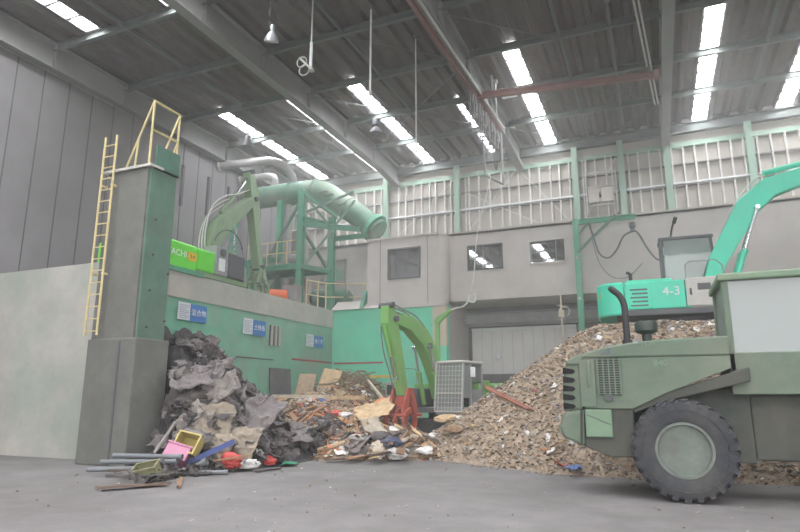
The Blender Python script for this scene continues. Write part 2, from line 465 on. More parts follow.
def wall_holes(b, x0, x1, z0, z1, y0, y1, holes):
    xs = sorted({x0, x1} | {h[0] for h in holes} | {h[1] for h in holes})
    for a, c in zip(xs, xs[1:]):
        hs = sorted([(h[2], h[3]) for h in holes if h[0] <= a and h[1] >= c])
        z = z0
        for p, q in hs:
            b.box(a, c, y0, y1, z, p); z = q
        b.box(a, c, y0, y1, z, z1)
WN = [20]
def office_window(x0, x1, z0, z1, y, fm=M_dgrey, bars=()):
    WN[0] += 1
    f = MB(); t = 0.06
    f.box(x0, x1, y - 0.05, y + 0.1, z0, z0 + t).box(x0, x1, y - 0.05, y + 0.1, z1 - t, z1)
    f.box(x0, x0 + t, y - 0.05, y + 0.1, z0, z1).box(x1 - t, x1, y - 0.05, y + 0.1, z0, z1)
    for u in bars:
        xx = x0 + (x1 - x0) * u; f.box(xx - 0.02, xx + 0.02, y, y + 0.06, z0, z1)
    fo = struct(f.build('window_%d' % WN[0], fm))
    p = MB(); p.box(x0 + 0.03, x1 - 0.03, y + 0.03, y + 0.045, z0 + 0.03, z1 - 0.03); p.build('pane', M_glass, fo)
    return fo
b = MB()
wall_holes(b, -10.88, -7.75, 5.08, 7.97, 22.2, 22.4, [(-9.95, -8.5, 6.22, 7.52)])
n = 8
pts = [(-7.75 + 0.3 * math.sin(PI / 2 * i / n), 22.5 - 0.3 * math.cos(PI / 2 * i / n)) for i in range(n + 1)]
b.prism(pts + [(-7.45, 24.8), (-7.6, 24.8), (-7.6, 22.6), (-7.75, 22.4)], 'z', 5.08, 7.97)
b.box(-10.88, -10.7, 22.4, 24.8, 5.08, 7.97).box(-10.88, -7.5, 22.4, 24.9, 7.85, 7.97).box(-10.88, -7.5, 24.7, 24.9, 5.08, 7.97).box(-10.88, -7.5, 22.4, 24.9, 5.0, 5.08)
wo = struct(b.build('wall_office_near', M_office, smooth=True))
s = MB()
for x in (-10.3, -8.2): s.box(x - 0.01, x + 0.01, 22.19, 22.2, 5.1, 7.95)
s.build('panel_seam', M_dark, wo)
s = MB(); s.box(-10.95, -7.7, 22.14, 22.24, 7.95, 8.03); s.build('coping', M_siding, wo)
office_window(-9.95, -8.5, 6.22, 7.52, 22.2)
OY = 22.8
b = MB()
wall_holes(b, -7.45, 9.0, 5.25, 8.05, OY, OY + 0.2, [(-6.7, -5.25, 6.45, 7.48), (-4.25, -2.82, 6.5, 7.46)])
b.box(-7.45, 9.0, OY + 0.2, 25.2, 5.25, 5.35).box(-7.45, 9.0, OY, 25.2, 7.95, 8.05).box(-7.45, 9.0, 25.0, 25.2, 5.25, 8.05)
wo2 = struct(b.build('wall_office_far', M_office))
s = MB()
for i in range(17):
    x = -7.0 + i * 0.95
    s.box(x - 0.008, x + 0.008, OY - 0.008, OY, 5.27, 8.0)
s.build('panel_seam', M_siding, wo2)
s = MB(); s.box(-7.45, 9.0, OY - 0.06, OY + 0.05, 8.03, 8.1); s.build('coping', M_siding, wo2)
office_window(-6.7, -5.25, 6.45, 7.48, OY)
office_window(-4.25, -2.82, 6.5, 7.46, OY, M_lgrey)
b = MB()
wall_holes(b, -14.4, -10.88, UZ, 8.3, 23.6, 23.8, [(-13.95, -12.65, 6.5, 7.65)])
b.box(-14.4, -14.2, 23.8, 26.9, UZ, 8.3).box(-14.4, -10.88, 23.6, 26.9, 8.2, 8.3).box(-14.2, -10.9, 25.8, 26, UZ, 8.2)
struct(b.build('wall_office_upper', M_office))
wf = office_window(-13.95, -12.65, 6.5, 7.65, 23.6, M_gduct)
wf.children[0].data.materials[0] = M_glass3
s = MB(); s.box(-13.2, -12.75, 23.6, 23.64, 6.7, 7.2); s.build('lower_sash', M_mint, wf)
# alcove under the far office
b = MB(); b.box(-7.75, -7.45, 22.6, 25.4, 0, 5.25); struct(b.build('wall_alcove_side', M_office))
b = MB(); wall_holes(b, -7.6, 9.0, 0, 5.3, 25.2, 25.4, [(-7.3, -2.9, 0.0, 4.4)])
struct(b.build('wall_alcove_back', M_dark))
s = MB(); s.prism([(24.6, 4.55), (24.75, 4.45), (25.2, 4.45), (25.2, 5.02), (24.75, 5.02), (24.6, 4.9)], 'x', -7.44, -2.0)
struct(s.build('trim_1', M_grey))
b = MB(); b.box(-7.3, -2.9, 25.25, 25.33, 2.45, 4.4)
d = struct(b.build('door_1', M_shutter))
s = MB()
for i in range(1, 10):
    x = -7.3 + i * 0.44; s.box(x - 0.008, x + 0.008, 25.235, 25.25, 2.45, 4.3)
s.build('panel_seam', M_office, d)
s = MB(); s.box(-7.3, -2.9, 25.2, 25.27, 4.28, 4.4); s.build('head_rail', M_white, d)
s = MB(); s.box(-7.3, -2.9, 25.27, 25.33, 0.0, 2.45); s.build('lower_dark_part', M_dgrey, d)  # plain dark grey face below the white panels
s = MB(); s.tube([(-6.15, 25.2, 4.3), (-6.15, 25.2, 3.32)], 0.008, 5); s.lathe([(0.01, .12), (0.1, .06), (0.12, -.02), (0.1, -.12), (0.02, -.16)], (-6.15, 25.2, 3.2), (0, 0, 1), 12)
s.build('pull_cord', M_white, d, smooth=True)
#@@PART2
# ------------------------------------------------------------------ excavators
def beam_profile(pts):
    """(x,z,half width) along a centreline -> closed side outline"""
    P = [Vector((p[0], p[1])) for p in pts]
    up, dn = [], []
    for i, p in enumerate(P):
        t = (P[min(i + 1, len(P) - 1)] - P[max(i - 1, 0)]).normalized()
        n = Vector((-t.y, t.x))
        up.append(tuple(p + n * pts[i][2])); dn.append(tuple(p - n * pts[i][2]))
    return up + dn[::-1]

def cylinder(parent, name, p, q, r, k, body, split=0.55):
    p, q = Vector(p), Vector(q); m = p.lerp(q, split)
    b = MB(); b.tube([p, m], r, 12); b.lathe([(r * 1.25, -0.05), (r * 1.25, 0.05)], m, q - p, 12)
    o = b.build(name, body, parent, smooth=True)
    c = MB(); c.tube([m, q], r * 0.55, 10); c.lathe([(r * .9, -.06), (r * .9, .06)], q, (0, 1, 0), 10)
    c.build('rod', M_chrome, o, smooth=True)
    return o

def excavator(name, label, loc, rz, P):
    t = thing(name, label, 'excavator', loc, rz)
    body, boomc, dark = P['body'], P['boom'], M_dgrey
    hz0, hz1 = P.get('house', (1.0, 1.95))
    tail = P.get('tail', 2.15)
    for sy in (-1, 1):
        y0, y1 = sy * 0.78, sy * 1.28
        out = []
        for a in range(90, 271, 20): out.append((-1.45 + 0.36 * math.cos(R(a)), 0.38 + 0.36 * math.sin(R(a))))
        for a in range(-90, 91, 20): out.append((1.45 + 0.36 * math.cos(R(a)), 0.38 + 0.36 * math.sin(R(a))))
        b = MB(); b.prism(out, 'y', min(y0, y1), max(y0, y1))
        n = 13
        for i in range(n):
            x = -1.45 + 2.9 * i / (n - 1)
            for z in (0.0, 0.73): b.box(x - 0.04, x + 0.04, min(y0, y1), max(y0, y1), z, z + 0.035)
        for cx in (-1.45, 1.45):
            for a in range(-60, 61, 30):
                aa = R(a if cx > 0 else 180 - a)
                c = Vector((cx + 0.375 * math.cos(aa), 0, 0.38 + 0.375 * math.sin(aa)))
                b.bar(c + Vector((0, min(y0, y1), 0)), c + Vector((0, max(y0, y1), 0)), 0.07, 0.05)
        tr = b.build('track', M_rubber, t)
        for cx, r in ((-1.45, .25), (1.45, .25), (-.8, .13), (-.3, .13), (.3, .13), (.8, .13)):
            b = MB(); b.lathe([(r, -0.03), (r, 0.05), (r * .5, 0.08)], (cx, sy * 1.25, 0.38 if r > .2 else 0.2), (0, sy, 0), 14)
            b.build('roller', dark, tr)
    b = MB(); b.box(-0.7, 0.7, -0.8, 0.8, 0.35, 0.8); b.lathe([(0.62, .78), (0.62, hz0)], (0, 0, 0), (0, 0, 1), 24)
    b.build('undercarriage', dark, t)
    # upper structure
    b = MB(); b.box(-tail + 0.5, 1.15, -1.22, 1.22, hz0, hz0 + 0.16); b.build('deck', P.get('deck', dark), t, bevel=0.02)
    b = MB()
    hw, rr = 1.25, P.get('round', 0.45)
    cl = P.get('cwl', 0.75)
    poly = [(-tail + cl, hw)]
    for a in range(90, 181, 15): poly.append((-tail + rr + rr * math.cos(R(a)), hw - rr + rr * math.sin(R(a))))
    for a in range(180, 271, 15): poly.append((-tail + rr + rr * math.cos(R(a)), -hw + rr + rr * math.sin(R(a))))
    poly.append((-tail + cl, -hw))
    b.prism(poly, 'z', hz0 + 0.02, hz1 - 0.02)
    cw = b.build('counterweight', body, t, bevel=0.06, smooth=True)
    b = MB(); b.box(-tail + cl + .01, 0.1, -1.24, 1.24, hz0 + 0.16, hz1 - 0.05); b.box(-tail + cl + .05, -0.3, -0.9, 0.9, hz1 - 0.05, hz1 + 0.07)
    b.build('engine_hood', body, t, bevel=0.03)
    for sy in (-1, 1):
        b = MB(); b.box(-tail + cl + .05, -tail + cl + .7, sy * 1.235, sy * 1.255, hz0 + 0.2, hz1 - 0.1)
        sd = b.build('side_door', body, t, bevel=0.008)
        b = MB()
        for q in range(5): b.box(-tail + cl + .15 + (q % 2) * .05, -tail + cl + .6, sy * 1.25, sy * 1.262, hz0 + 0.25 + q * 0.11, hz0 + 0.295 + q * 0.11)
        if P.get('louvre', True): b.build('louvre', dark, sd)
    b = MB(); b.box(0.1, 1.1, -1.22, -0.45, hz0 + 0.16, hz1 - 0.2); b.build('fuel_tank', P.get('tank', M_grey), t, bevel=0.04)
    b = MB(); b.tube([(-tail + .95, -.6, hz1), (-tail + .95, -.6, hz1 + .3), (-tail + .85, -.6, hz1 + .36)], .05, 8); b.build('exhaust', M_black, t, smooth=True)
    b = MB()
    b.tube([(0.05, -1.15, hz1 - .2), (0.05, -1.15, hz1 + .35), (.15, -1.15, hz1 + .45), (.8, -1.15, hz1 + .45), (.95, -1.15, hz1 + .3), (1.0, -1.15, hz1 - .3)], 0.018, 6)
    b.build('handrail', P.get('rail', M_grey), t, smooth=True)
    # cab
    cx0, cx1, cy0, cy1, cz0, cz1 = P.get('cab', (-0.15, 1.35, 0.28, 1.22, hz0 + 0.1, hz0 + 1.78))
    cm = P.get('cabm', M_grey)
    b = MB(); w = 0.08
    sl = 0.14
    for (xa, xb, yy) in ((cx1, cx1 - sl, cy0), (cx1, cx1 - sl, cy1), (cx0, cx0, cy0), (cx0, cx0, cy1), (cx0 + .75, cx0 + .75, cy1)):
        s = w / 2 * (1 if yy == cy0 else -1)
        b.bar((xa - w / 2 if xa == cx1 else xa + w / 2, yy + s, cz0 + (0.1)), (xb - w / 2 if xa == cx1 else xb + w / 2, yy + s, cz1 - .05), w, w)
    b.box(cx0, cx1, cy0, cy1, cz0, cz0 + 0.22)
    b.box(cx0, cx0 + .05, cy0, cy1, cz0, cz0 + 0.9)
    b.box(cx0, cx0 + .7, cy1 - .06, cy1, cz0, cz0 + 0.75).box(cx0, cx0 + 1.2, cy0, cy0 + .05, cz0, cz0 + .6)
    cab = b.build('cab', cm, t, bevel=0.015)
    b = MB(); b.box(cx0 - .03, cx1 - sl + .04, cy0 - .02, cy1 + .02, cz1 - .09, cz1); b.build('cab_roof', P.get('roofm', M_lgrey), cab, bevel=0.03)
    b = MB(); b.add([(cx1 - .03, cy0 + .07, cz0 + .22), (cx1 - .03, cy1 - .07, cz0 + .22), (cx1 - sl - .03, cy1 - .07, cz1 - .08), (cx1 - sl - .03, cy0 + .07, cz1 - .08)], [(0, 1, 2, 3)])
    ws = b.build('windshield', M_glass2, cab); ws.modifiers.new('s', 'SOLIDIFY').thickness = .008
    b = MB(); b.box(cx0 + .8, cx1 - .1, cy1 - .04, cy1 - .03, cz0 + .5, cz1 - .1); b.build('side_window', M_glass2, cab)
    b = MB(); b.box(cx0 + .1, cx1 - .15, cy0 + .03, cy0 + .04, cz0 + .6, cz1 - .1); b.build('side_window', M_glass2, cab)
    b = MB(); b.box(cx0 + .01, cx0 + .02, cy0 + .1, cy1 - .1, cz0 + .9, cz1 - .1); b.build('rear_window', M_glass2, cab)
    b = MB(); b.box(cx0 + .35, cx0 + .8, cy0 + .25, cy1 - .25, cz0 + .3, cz0 + .55).box(cx0 + .25, cx0 + .4, cy0 + .25, cy1 - .25, cz0 + .5, cz0 + 1.2)
    b.build('operator_seat', M_black, cab, bevel=0.04)
    if P.get('guard'):
        b = MB()
        ny, nz = 9, 12
        def gp(u, v): return (cx1 + .05 - sl * v, cy0 + (cy1 - cy0) * u, cz0 + .1 + (cz1 - cz0 - .15) * v)
        for i in range(ny): b.tube([gp(i / (ny - 1), 0), gp(i / (ny - 1), 1)], .022 if i in (0, ny - 1) else .0055, 5)
        for i in range(nz): b.tube([gp(0, i / (nz - 1)), gp(1, i / (nz - 1))], .022 if i in (0, 4, nz - 1) else .0055, 5)
        b.build('window_guard', M_lgrey, cab)
        b = MB(); b.box(cx0 + .8, cx0 + .9, cy1 + .02, cy1 + .16, cz1 - .5, cz1 - .2); b.build('mirror', M_white, cab, bevel=.02)
        b = MB(); b.box(1.15, 1.75, -1.35, -.75, .95, 1.4).box(1.2, 1.7, -1.3, -.8, 1.45, 1.95); b.build('power_pack', M_grey, t, bevel=.03)
        b = MB(); b.box(1.71, 1.73, -1.2, -.95, 1.55, 1.85); b.build('power_pack_screen', M_black, t)
    # boom, arm, rams
    yo = P.get('yo', -0.05)
    bw = P.get('bw', 0.17)
    b = MB(); b.prism(beam_profile(P['boom_pts']), 'y', yo - bw, yo + bw); bo = b.build('boom', boomc, t, bevel=0.025)
    A = P['arm_pts']
    b = MB(); b.prism(beam_profile(A), 'y', yo - bw * .85, yo + bw * .85); ar = b.build('arm', P.get('armm', boomc), t, bevel=0.02)
    for (x, z) in P['pins']:
        b = MB(); b.lathe([(.09, -bw - .07), (.09, bw + .07)], (x, yo, z), (0, 1, 0), 14); b.build('pivot_pin', M_dgrey, t, smooth=True)
    for sy in (-1, 1):
        p, q = P['boom_ram']; cylinder(t, 'boom_cylinder', (p[0], yo + sy * (bw + .12), p[1]), (q[0], yo + sy * (bw + .12), q[1]), .075, 0, boomc)
    p, q = P['arm_ram']; cylinder(t, 'arm_cylinder', (p[0], yo, p[1]), (q[0], yo, q[1]), .08, 0, boomc)
    p, q = P['tool_ram']; cylinder(t, 'bucket_cylinder', (p[0], yo, p[1]), (q[0], yo, q[1]), .07, 0, boomc)
    for h, pts in enumerate(P.get('hoses', [])):
        b = MB(); b.tube(smooth_path(pts, 6), .022, 6); b.build('hydraulic_hose', P.get('hosem', M_lhose if h % 2 == 0 else M_hose), t, smooth=True)
    # grapple
    gx, gz, gs, gm = P['grapple']
    b = MB(); b.box(gx - .16 * gs, gx + .16 * gs, yo - .16 * gs, yo + .16 * gs, gz - .35 * gs, gz)
    b.lathe([(.2 * gs, -.08), (.2 * gs, .08)], (gx, yo, gz - .38 * gs), (0, 0, 1), 16)
    g = b.build('grapple', gm, t, bevel=.015)
    for sx in (-1, 1):
        for yy in (-.38, 0, .38) if sx > 0 else (-.2, .2):
            prof = [(gx + sx * a * gs, gz - c * gs) for a, c in ((.1, .35), (.42, .5), (.56, .8), (.5, 1.1), (.2, 1.42), (.33, 1.05), (.38, .8), (.3, .62), (.08, .55))]
            b = MB(); b.prism(prof, 'y', yo + yy * gs - .045, yo + yy * gs + .045); b.build('tine', gm, g, bevel=.01)
        b = MB(); b.tube([(gx + sx * .45 * gs, yo - .5 * gs, gz - .62 * gs), (gx + sx * .45 * gs, yo + .5 * gs, gz - .62 * gs)], .05 * gs, 10); b.build('cross_tube', gm, g, smooth=True)
        for yy in (-.3, .3):
            b = MB(); b.prism([(gx + sx * a * gs, gz + c * gs) for a, c in ((.0, .22), (.1, .3), (.2, .22), (.5, -.55), (.36, -.7), (.08, -.3))], 'y', yo + yy * gs - .03, yo + yy * gs + .03); b.build('hanger_plate', gm, g, bevel=.01)
    return t

# middle one: dusty green, working on the waste in front of the mint wall
h = math.atan2(-0.98, -0.2)
ex1 = excavator('tracked_excavator', 'dusty green excavator with a meshed grey cab and red grapple on the waste heap', (-6.45, 19.2, 0.05), h, dict(
    body=M_exg, boom=M_exg, hosem=M_hose, cabm=M_grey, guard=True, tank=M_dgrey, cab=(-.05, 1.35, .36, 1.3, .95, 2.58), yo=0.0,
    boom_pts=[(.55, 1.45, .16), (.75, 2.1, .22), (1.15, 2.85, .29), (1.55, 3.3, .29), (2.3, 3.66, .23), (3.2, 3.72, .13)],
    arm_pts=[(3.42, 4.1, .13), (3.3, 3.65, .25), (3.0, 2.8, .2), (2.6, 1.55, .12)],
    pins=[(.55, 1.45), (3.2, 3.72), (2.6, 1.57), (3.42, 4.1), (1.35, 3.05)],
    boom_ram=((.95, 1.25), (1.5, 3.0)), arm_ram=((1.5, 3.62), (3.38, 4.05)), tool_ram=((3.56, 3.5), (2.95, 2.0)),
    hoses=[[(.6, .12, 1.6), (1.2, .12, 3.2), (1.9, .12, 3.85), (2.8, .12, 4.05), (3.3, .12, 4.1), (3.5, .12, 3.6)],
           [(.5, -.2, 1.7), (1.1, -.22, 3.3), (1.9, -.2, 3.95), (2.6, -.2, 4.1), (3.2, -.2, 4.1)],
           [(3.5, -.15, 3.5), (3.3, -.2, 2.8), (3.0, -.2, 2.2), (2.75, -.2, 1.6)]],
    grapple=(2.6, 1.5, .85, M_grap)))
# its cable mast
b = MB(); b.tube([(-.67, -.73, 1.8), (-.67, -.73, 3.95)], .085, 10)
ma = b.build('cable_mast', M_exg, ex1, smooth=True)
b = MB(); b.prism([(-.02, -.14), (.12, .06), (.72, .42), (.62, .46), (0.0, .26), (-.14, .1)], 'y', -.05, .05)
o = b.build('mast_arm', M_exg, ma, bevel=.01)
o.location = (-.67, -.73, 3.98); o.rotation_euler = (0, 0, R(75))

# right one: mint, on top of the rubble heap
ex2 = excavator('tracked_excavator', 'mint green excavator marked 4-3 standing on top of the rubble heap', (0.82, 18.9, 2.72), R(2), dict(
    body=M_exm, boom=M_exm, cabm=M_dgrey, roofm=M_dgrey, tail=2.3, round=.6, house=(1.0, 1.98), cab=(-.45, 1.1, .28, 1.2, 1.15, 3.5), tank=M_lgrey,
    boom_pts=[(.6, 1.5, .16), (1.0, 2.6, .24), (1.9, 4.1, .3), (2.5, 4.6, .28), (3.6, 4.9, .22), (5.0, 5.0, .14)],
    arm_pts=[(4.85, 5.5, .13), (5.1, 5.0, .25), (5.3, 3.9, .2), (5.6, 2.3, .11)],
    pins=[(.6, 1.5), (5.0, 5.0), (5.6, 2.35), (4.85, 5.5)],
    boom_ram=((1.1, 1.25), (2.1, 4.0)), arm_ram=((2.4, 5.05), (4.8, 5.45)), tool_ram=((5.45, 4.9), (5.85, 2.9)),
    hoses=[[(.5, .12, 1.8), (1.4, .12, 3.9), (2.3, .12, 5.0), (3.6, .12, 5.3), (4.8, .12, 5.3), (5.4, .12, 4.6)]],
    grapple=(5.6, 2.1, 1.0, M_dgrey)))
text('lettering', '4-3', .34, M_white, ex2, frame((-.35, -1.262, 1.62), (1, 0, 0), (0, 0, 1)))
b = MB(); b.box(-.88, -.86, -1.252, -1.246, 1.18, 1.9); b.box(-.02, .01, -1.252, -1.246, 1.18, 1.9); b.build('door_seam', M_dgrey, ex2)
b = MB(); b.box(0.02, 1.1, -1.25, -1.2, 1.2, 1.97); pn = b.build('storage_panel', M_lgrey, ex2, bevel=.02)
b = MB(); b.box(.3, .62, -1.27, -1.24, 1.62, 1.8); b.build('recess', M_dgrey, pn, bevel=.02)
b = MB(); b.box(.1, .15, -1.27, -1.24, 1.5, 1.68); b.build('latch', M_black, pn)
b = MB(); b.box(-2.22, -2.12, -.95, -.9, 1.5, 1.7); b.lathe([(.09, 0), (.09, .02)], (-2.12, -1.03, 1.62), (-.6, -.8, 0), 12); b.build('warning_sticker', M_yel, ex2)

# left one: bright green, on the raised floor behind the retaining wall
ex3 = excavator('tracked_excavator', 'bright green excavator reaching over the raised floor, above the mint retaining wall', (-13.85, 15.3, UZ), R(90), dict(
    body=M_exg_b, boom=M_exg_d, deck=M_exg_d, tail=2.95, cwl=1.6, round=.35, house=(1.0, 1.88), cab=(-1.95, -.7, .85, 1.75, 1.15, 2.75), cabm=M_grey, tank=M_grey, louvre=False, bw=.2,
    boom_pts=[(.45, 1.65, .17), (.6, 2.5, .26), (.9, 3.15, .32), (1.35, 3.6, .3), (1.95, 4.1, .24), (2.7, 4.75, .15)],
    arm_pts=[(2.4, 5.75, .15), (2.68, 4.95, .24), (2.98, 3.6, .17), (3.28, 2.15, .12)], armm=M_exg_d,
    pins=[(.45, 1.65), (2.7, 4.75), (3.28, 2.2), (2.4, 5.75)],
    boom_ram=((1.3, 1.2), (1.45, 3.2)), arm_ram=((1.0, 3.75), (2.36, 5.45)), tool_ram=((2.45, 5.6), (3.43, 2.7)),
    hoses=[[(.3, .12 - .06 * q, 1.7), (.2, .12 - .06 * q, 2.6 + .06 * q), (.45, .12 - .06 * q, 3.4 + .1 * q), (1.1, .12 - .06 * q, 4.0 + .1 * q), (1.8, .1 - .06 * q, 4.5 + .05 * q), (2.5, .1 - .06 * q, 5.1)] for q in range(5)],
    grapple=(3.3, 2.0, .72, M_exg_d)))
text('lettering', 'HITACHI', .27, M_white, ex3, frame((-2.32, -1.255, 1.5), (1, 0, 0), (0, 0, 1)))
b = MB(); b.box(-1.74, -1.38, -1.26, -1.24, 1.36, 1.62); st = b.build('warning_sticker', M_yel, ex3)
text('lettering', '2-4', .15, M_rust_shade, st, frame((-1.56, -1.263, 1.49), (1, 0, 0), (0, 0, 1)))
b = MB(); b.box(-.55, .05, -1.3, -.75, 1.16, 2.1); tb = b.build('tool_box', M_grey, ex3, bevel=.04)
b = MB(); b.box(-.42, -.12, -1.31, -1.295, 1.3, 1.7); b.build('label_plate', M_white, tb)
b = MB(); b.lathe([(.13, 0), (.13, .06), (.08, .09)], (-.25, -1.28, 1.9), (0, -1, 0), 14); b.build('filler_cap', M_dgrey, tb)
b = MB(); b.box(.08, .95, -1.28, -.7, 1.16, 2.0); b.build('dark_box', M_dgrey, ex3, bevel=.05)  # plain dark grey box ahead of the tool box
b = MB(); b.tube(arc((.15, -1.2, 2.0), .75, 160, 20, 10), .02, 6); b.build('handrail', M_dgrey, ex3, smooth=True)
b = MB(); b.box(-1.6, -.9, -.5, .5, 1.9, 2.12); b.build('engine_cover', M_grey, ex3, bevel=.04)

# ------------------------------------------------------------------ wheel loader in front of the rubble heap
L0 = (0.3, 11.8, 0)
ld = thing('wheel_loader', 'dusty green wheel loader with a black exhaust pipe, parked before the rubble heap', 'wheel loader', L0)
W = dict(parent=ld, world=True)
y0, y1 = 10.62, 12.75
b = MB(); b.prism([(-1.46, 2.09), (-1.40, 2.18), (-1.26, 2.25), (-.86, 2.36), (-.38, 2.44), (.15, 2.48), (1.05, 2.5), (1.05, 2.2), (-1.15, 2.2), (-1.2, 2.09)], 'y', y0, y1)
b.build('hood_top', M_loader, bevel=.03, **W)
b = MB(); b.prism([(-1.17, 2.2), (1.05, 2.2), (1.05, 2.0), (.07, 1.61), (-.42, 1.37), (-1.17, 1.37)], 'y', y0 + .02, y1 - .02)
b.build('engine_hood', M_loader, bevel=.015, **W)
b = MB(); b.prism([(-1.46, 2.1), (-1.2, 2.16), (-1.2, 1.36), (-1.51, 1.32), (-1.53, 1.6)], 'y', y0 + .04, y1 - .04)
rg = b.build('radiator_guard', M_loader, bevel=.03, **W)
for i in range(5):
    b = MB(); z = 2.0 - i * .145
    sx = -1.49 - .005 * i
    b.prism([(sx + .0, z + .05), (sx + .17, z + .02), (sx + .2, z - .02), (sx + .15, z - .055), (sx - .005, z - .055)], 'y', y0 + .015, y1 - .015)
    b.build('cooling_slot', M_void, ld, world=True)
b = MB(); b.prism([(-1.53, 1.3), (-1.17, 1.37), (-1.2, .76), (-1.54, .9), (-1.6, 1.06)], 'y', y0 - .02, y1 + .02)
b.build('counterweight', M_loader, bevel=.05, **W)
b = MB(); b.prism([(-1.24, 1.36), (-1.2, 1.36), (-1.23, .8), (-1.27, .8)], 'y', y0 - .025, y0); b.build('seam', M_black, **W)
b = MB(); b.box(-1.17, -.75, y0 - .03, y0 + .3, .92, 1.36)
bx = b.build('battery_box', M_loader2, bevel=.02, **W)
b = MB(); b.tube([Vector((-1.15, y0 - .035, 1.28)) - Vector(L0), Vector((-.95, y0 - .035, 1.2)) - Vector(L0), Vector((-.76, y0 - .035, 1.12)) - Vector(L0)], .006, 5); b.build('scratch', M_dgrey, bx)
b = MB(); b.prism([(-1.22, .9), (-1.2, .76), (-.8, .61), (-.46, .62), (-.42, .9), (-.42, 1.38), (-1.17, 1.38)], 'y', y0 + .06, y1 - .06)
b.build('lower_body', M_loader3, bevel=.02, **W)
b = MB(); b.box(-.5, 1.3, 11.1, 12.25, .55, 1.7); b.prism([(-.42, 1.3), (-.42, 1.4), (.07, 1.63), (1.3, 2.02), (1.3, 1.8), (.1, 1.5)], 'y', y0 + .06, y1 - .06)
b.build('rear_frame', M_loader3, bevel=.02, **W)
b = MB(); b.box(-1.22, -.97, y0 - .012, y0 + .03, 1.4, 2.17)
dr = b.build('side_door', M_loader, bevel=.012, **W)
b = MB()
hx = [Vector(p) - Vector(L0) for p in ((-1.05, y0 - .01, 2.15), (-1.06, y0 - .05, 2.1), (-1.07, y0 - .05, 1.78), (-1.07, y0 - .01, 1.72))]
b.tube(hx, .014, 6); b.build('door_handle', M_loader2, dr, smooth=True)
b = MB(); b.box(-.93, -.57, y0 - .005, y0 + .03, 1.59, 2.19)
gr = b.build('vent_panel', M_black, **W)
b = MB()
for i in range(15):
    z = 1.61 + i * .0395
    b.box(-.93 - L0[0], -.57 - L0[0], y0 - .02 - L0[1], y0 - L0[1], z, z + .013)
for i in range(5):
    x = -.925 + i * .0875
    b.box(x - .011 - L0[0], x + .011 - L0[0], y0 - .022 - L0[1], y0 - L0[1], 1.6, 2.19)
b.build('grille', M_loader, gr)
b = MB(); b.box(-.83 - L0[0], -.72 - L0[0], y0 - .04 - L0[1], y0 - L0[1], 1.5, 1.6); b.build('latch', M_dgrey, gr)
ey = 11.5
b = MB(); b.tube([(-.46, ey, 2.3), (-.46, ey, 2.55)], .085, 14); b.tube(smooth_path([(-.46, ey, 2.5), (-.46, ey, 3.0), (-.47, ey, 3.2), (-.53, ey, 3.36), (-.64, ey, 3.47), (-.72, ey, 3.54)], 5)[:-1], [.058] * 22 + [.055, .045, .03], 14)
b.build('exhaust_pipe', M_black, smooth=True, **W)
b = MB(); b.lathe([(.08, 2.4), (.08, 2.64), (.17, 2.68), (.19, 2.7), (.19, 2.84), (.17, 2.87), (.02, 2.875)], (-.13, 11.5, 0), (0, 0, 1), 24)
b.build('air_cleaner_cap', mat('air_cleaner_green', (46, 58, 50), .5, var=.15), smooth=True, **W)
text('lettering', 'TCM', .11, M_loader2, ld, frame(Vector((-.12, y0 - .006, 2.41)) - Vector(L0), (1, 0, .05), (0, 0, 1)))
text('lettering', '840', .14, M_loader2, ld, frame(Vector((.05, y0 + .015, 2.1)) - Vector(L0), (1, 0, 0), (0, 0, 1)))
text('lettering', 'L-2', .12, mat('faded_purple', (98, 96, 132), .8), ld, frame(Vector((-.78, y0 - .006, 2.3)) - Vector(L0), (1, 0, .12), (0, 0, 1)))
def wheel(cx, cy, face):
    """tyre with lugs, rim and hub; face is the outward y direction"""
    c = Vector((cx, cy, .765)) - Vector(L0)
    prof = [(.40, -.24), (.46, -.27), (.60, -.285), (.70, -.26), (.74, -.2), (.745, 0), (.74, .2), (.70, .26), (.60, .285), (.46, .27), (.40, .24)]
    b = MB(); b.lathe(prof, c, (0, 1, 0), 48, close=True)
    n = 26
    for i in range(n):
        for s in (-1, 1):
            a = 2 * PI * (i + (.5 if s > 0 else 0)) / n
            d = Vector((math.cos(a), 0, math.sin(a))); a2 = a + .1; d2 = Vector((math.cos(a2), 0, math.sin(a2)))
            b.bar(c + d * .745 + Vector((0, s * .03, 0)), c + d2 * .72 + Vector((0, s * .27, 0)), .085, .06, up=d)
            b.bar(c + d2 * .72 + Vector((0, s * .262, 0)), c + d2 * .6 + Vector((0, s * .288, 0)), .085, .03, up=(0, 1, 0))
    t = b.build('tyre', M_rubber, ld, smooth=True, ang=30)
    b = MB(); b.lathe([(.42, face * .2), (.42, face * .26), (.38, face * .26), (.36, face * .16), (.2, face * .1), (.18, face * .16), (.02, face * .17)], c, (0, 1, 0), 36)
    r = b.build('wheel_rim', M_rim, t, smooth=True)
    b = MB()
    for i in range(10):
        a = 2 * PI * i / 10
        b.lathe([(.022, face * .1), (.022, face * .16)], c + Vector((.26 * math.cos(a), 0, .26 * math.sin(a))), (0, 1, 0), 6)
    b.build('wheel_nut', M_dgrey, r)
for cx in (.28, 3.1):
    wheel(cx, 10.73, -1); wheel(cx, 12.62, 1)
b = MB(); b.box(1.3, 2.35, 11.1, 12.3, .6, 1.6); b.box(2.35, 4.0, 11.1, 12.25, .5, 1.5); b.box(2.5, 3.7, 10.45, 11.0, 1.58, 1.64).box(2.5, 3.7, 12.4, 12.9, 1.58, 1.64)
b.build('front_frame', M_loader3, bevel=.03, **W)
b = MB()
for x in (1.1, 2.3):
    for y in (10.9, 12.5): b.box(x - .05, x + .05, y - .05, y + .05, 1.95, 3.4)
b.box(1.05, 2.35, 10.85, 12.55, 1.6, 2.25)
cb = b.build('cab', M_loader, bevel=.02, **W)
lb = Vector(L0)
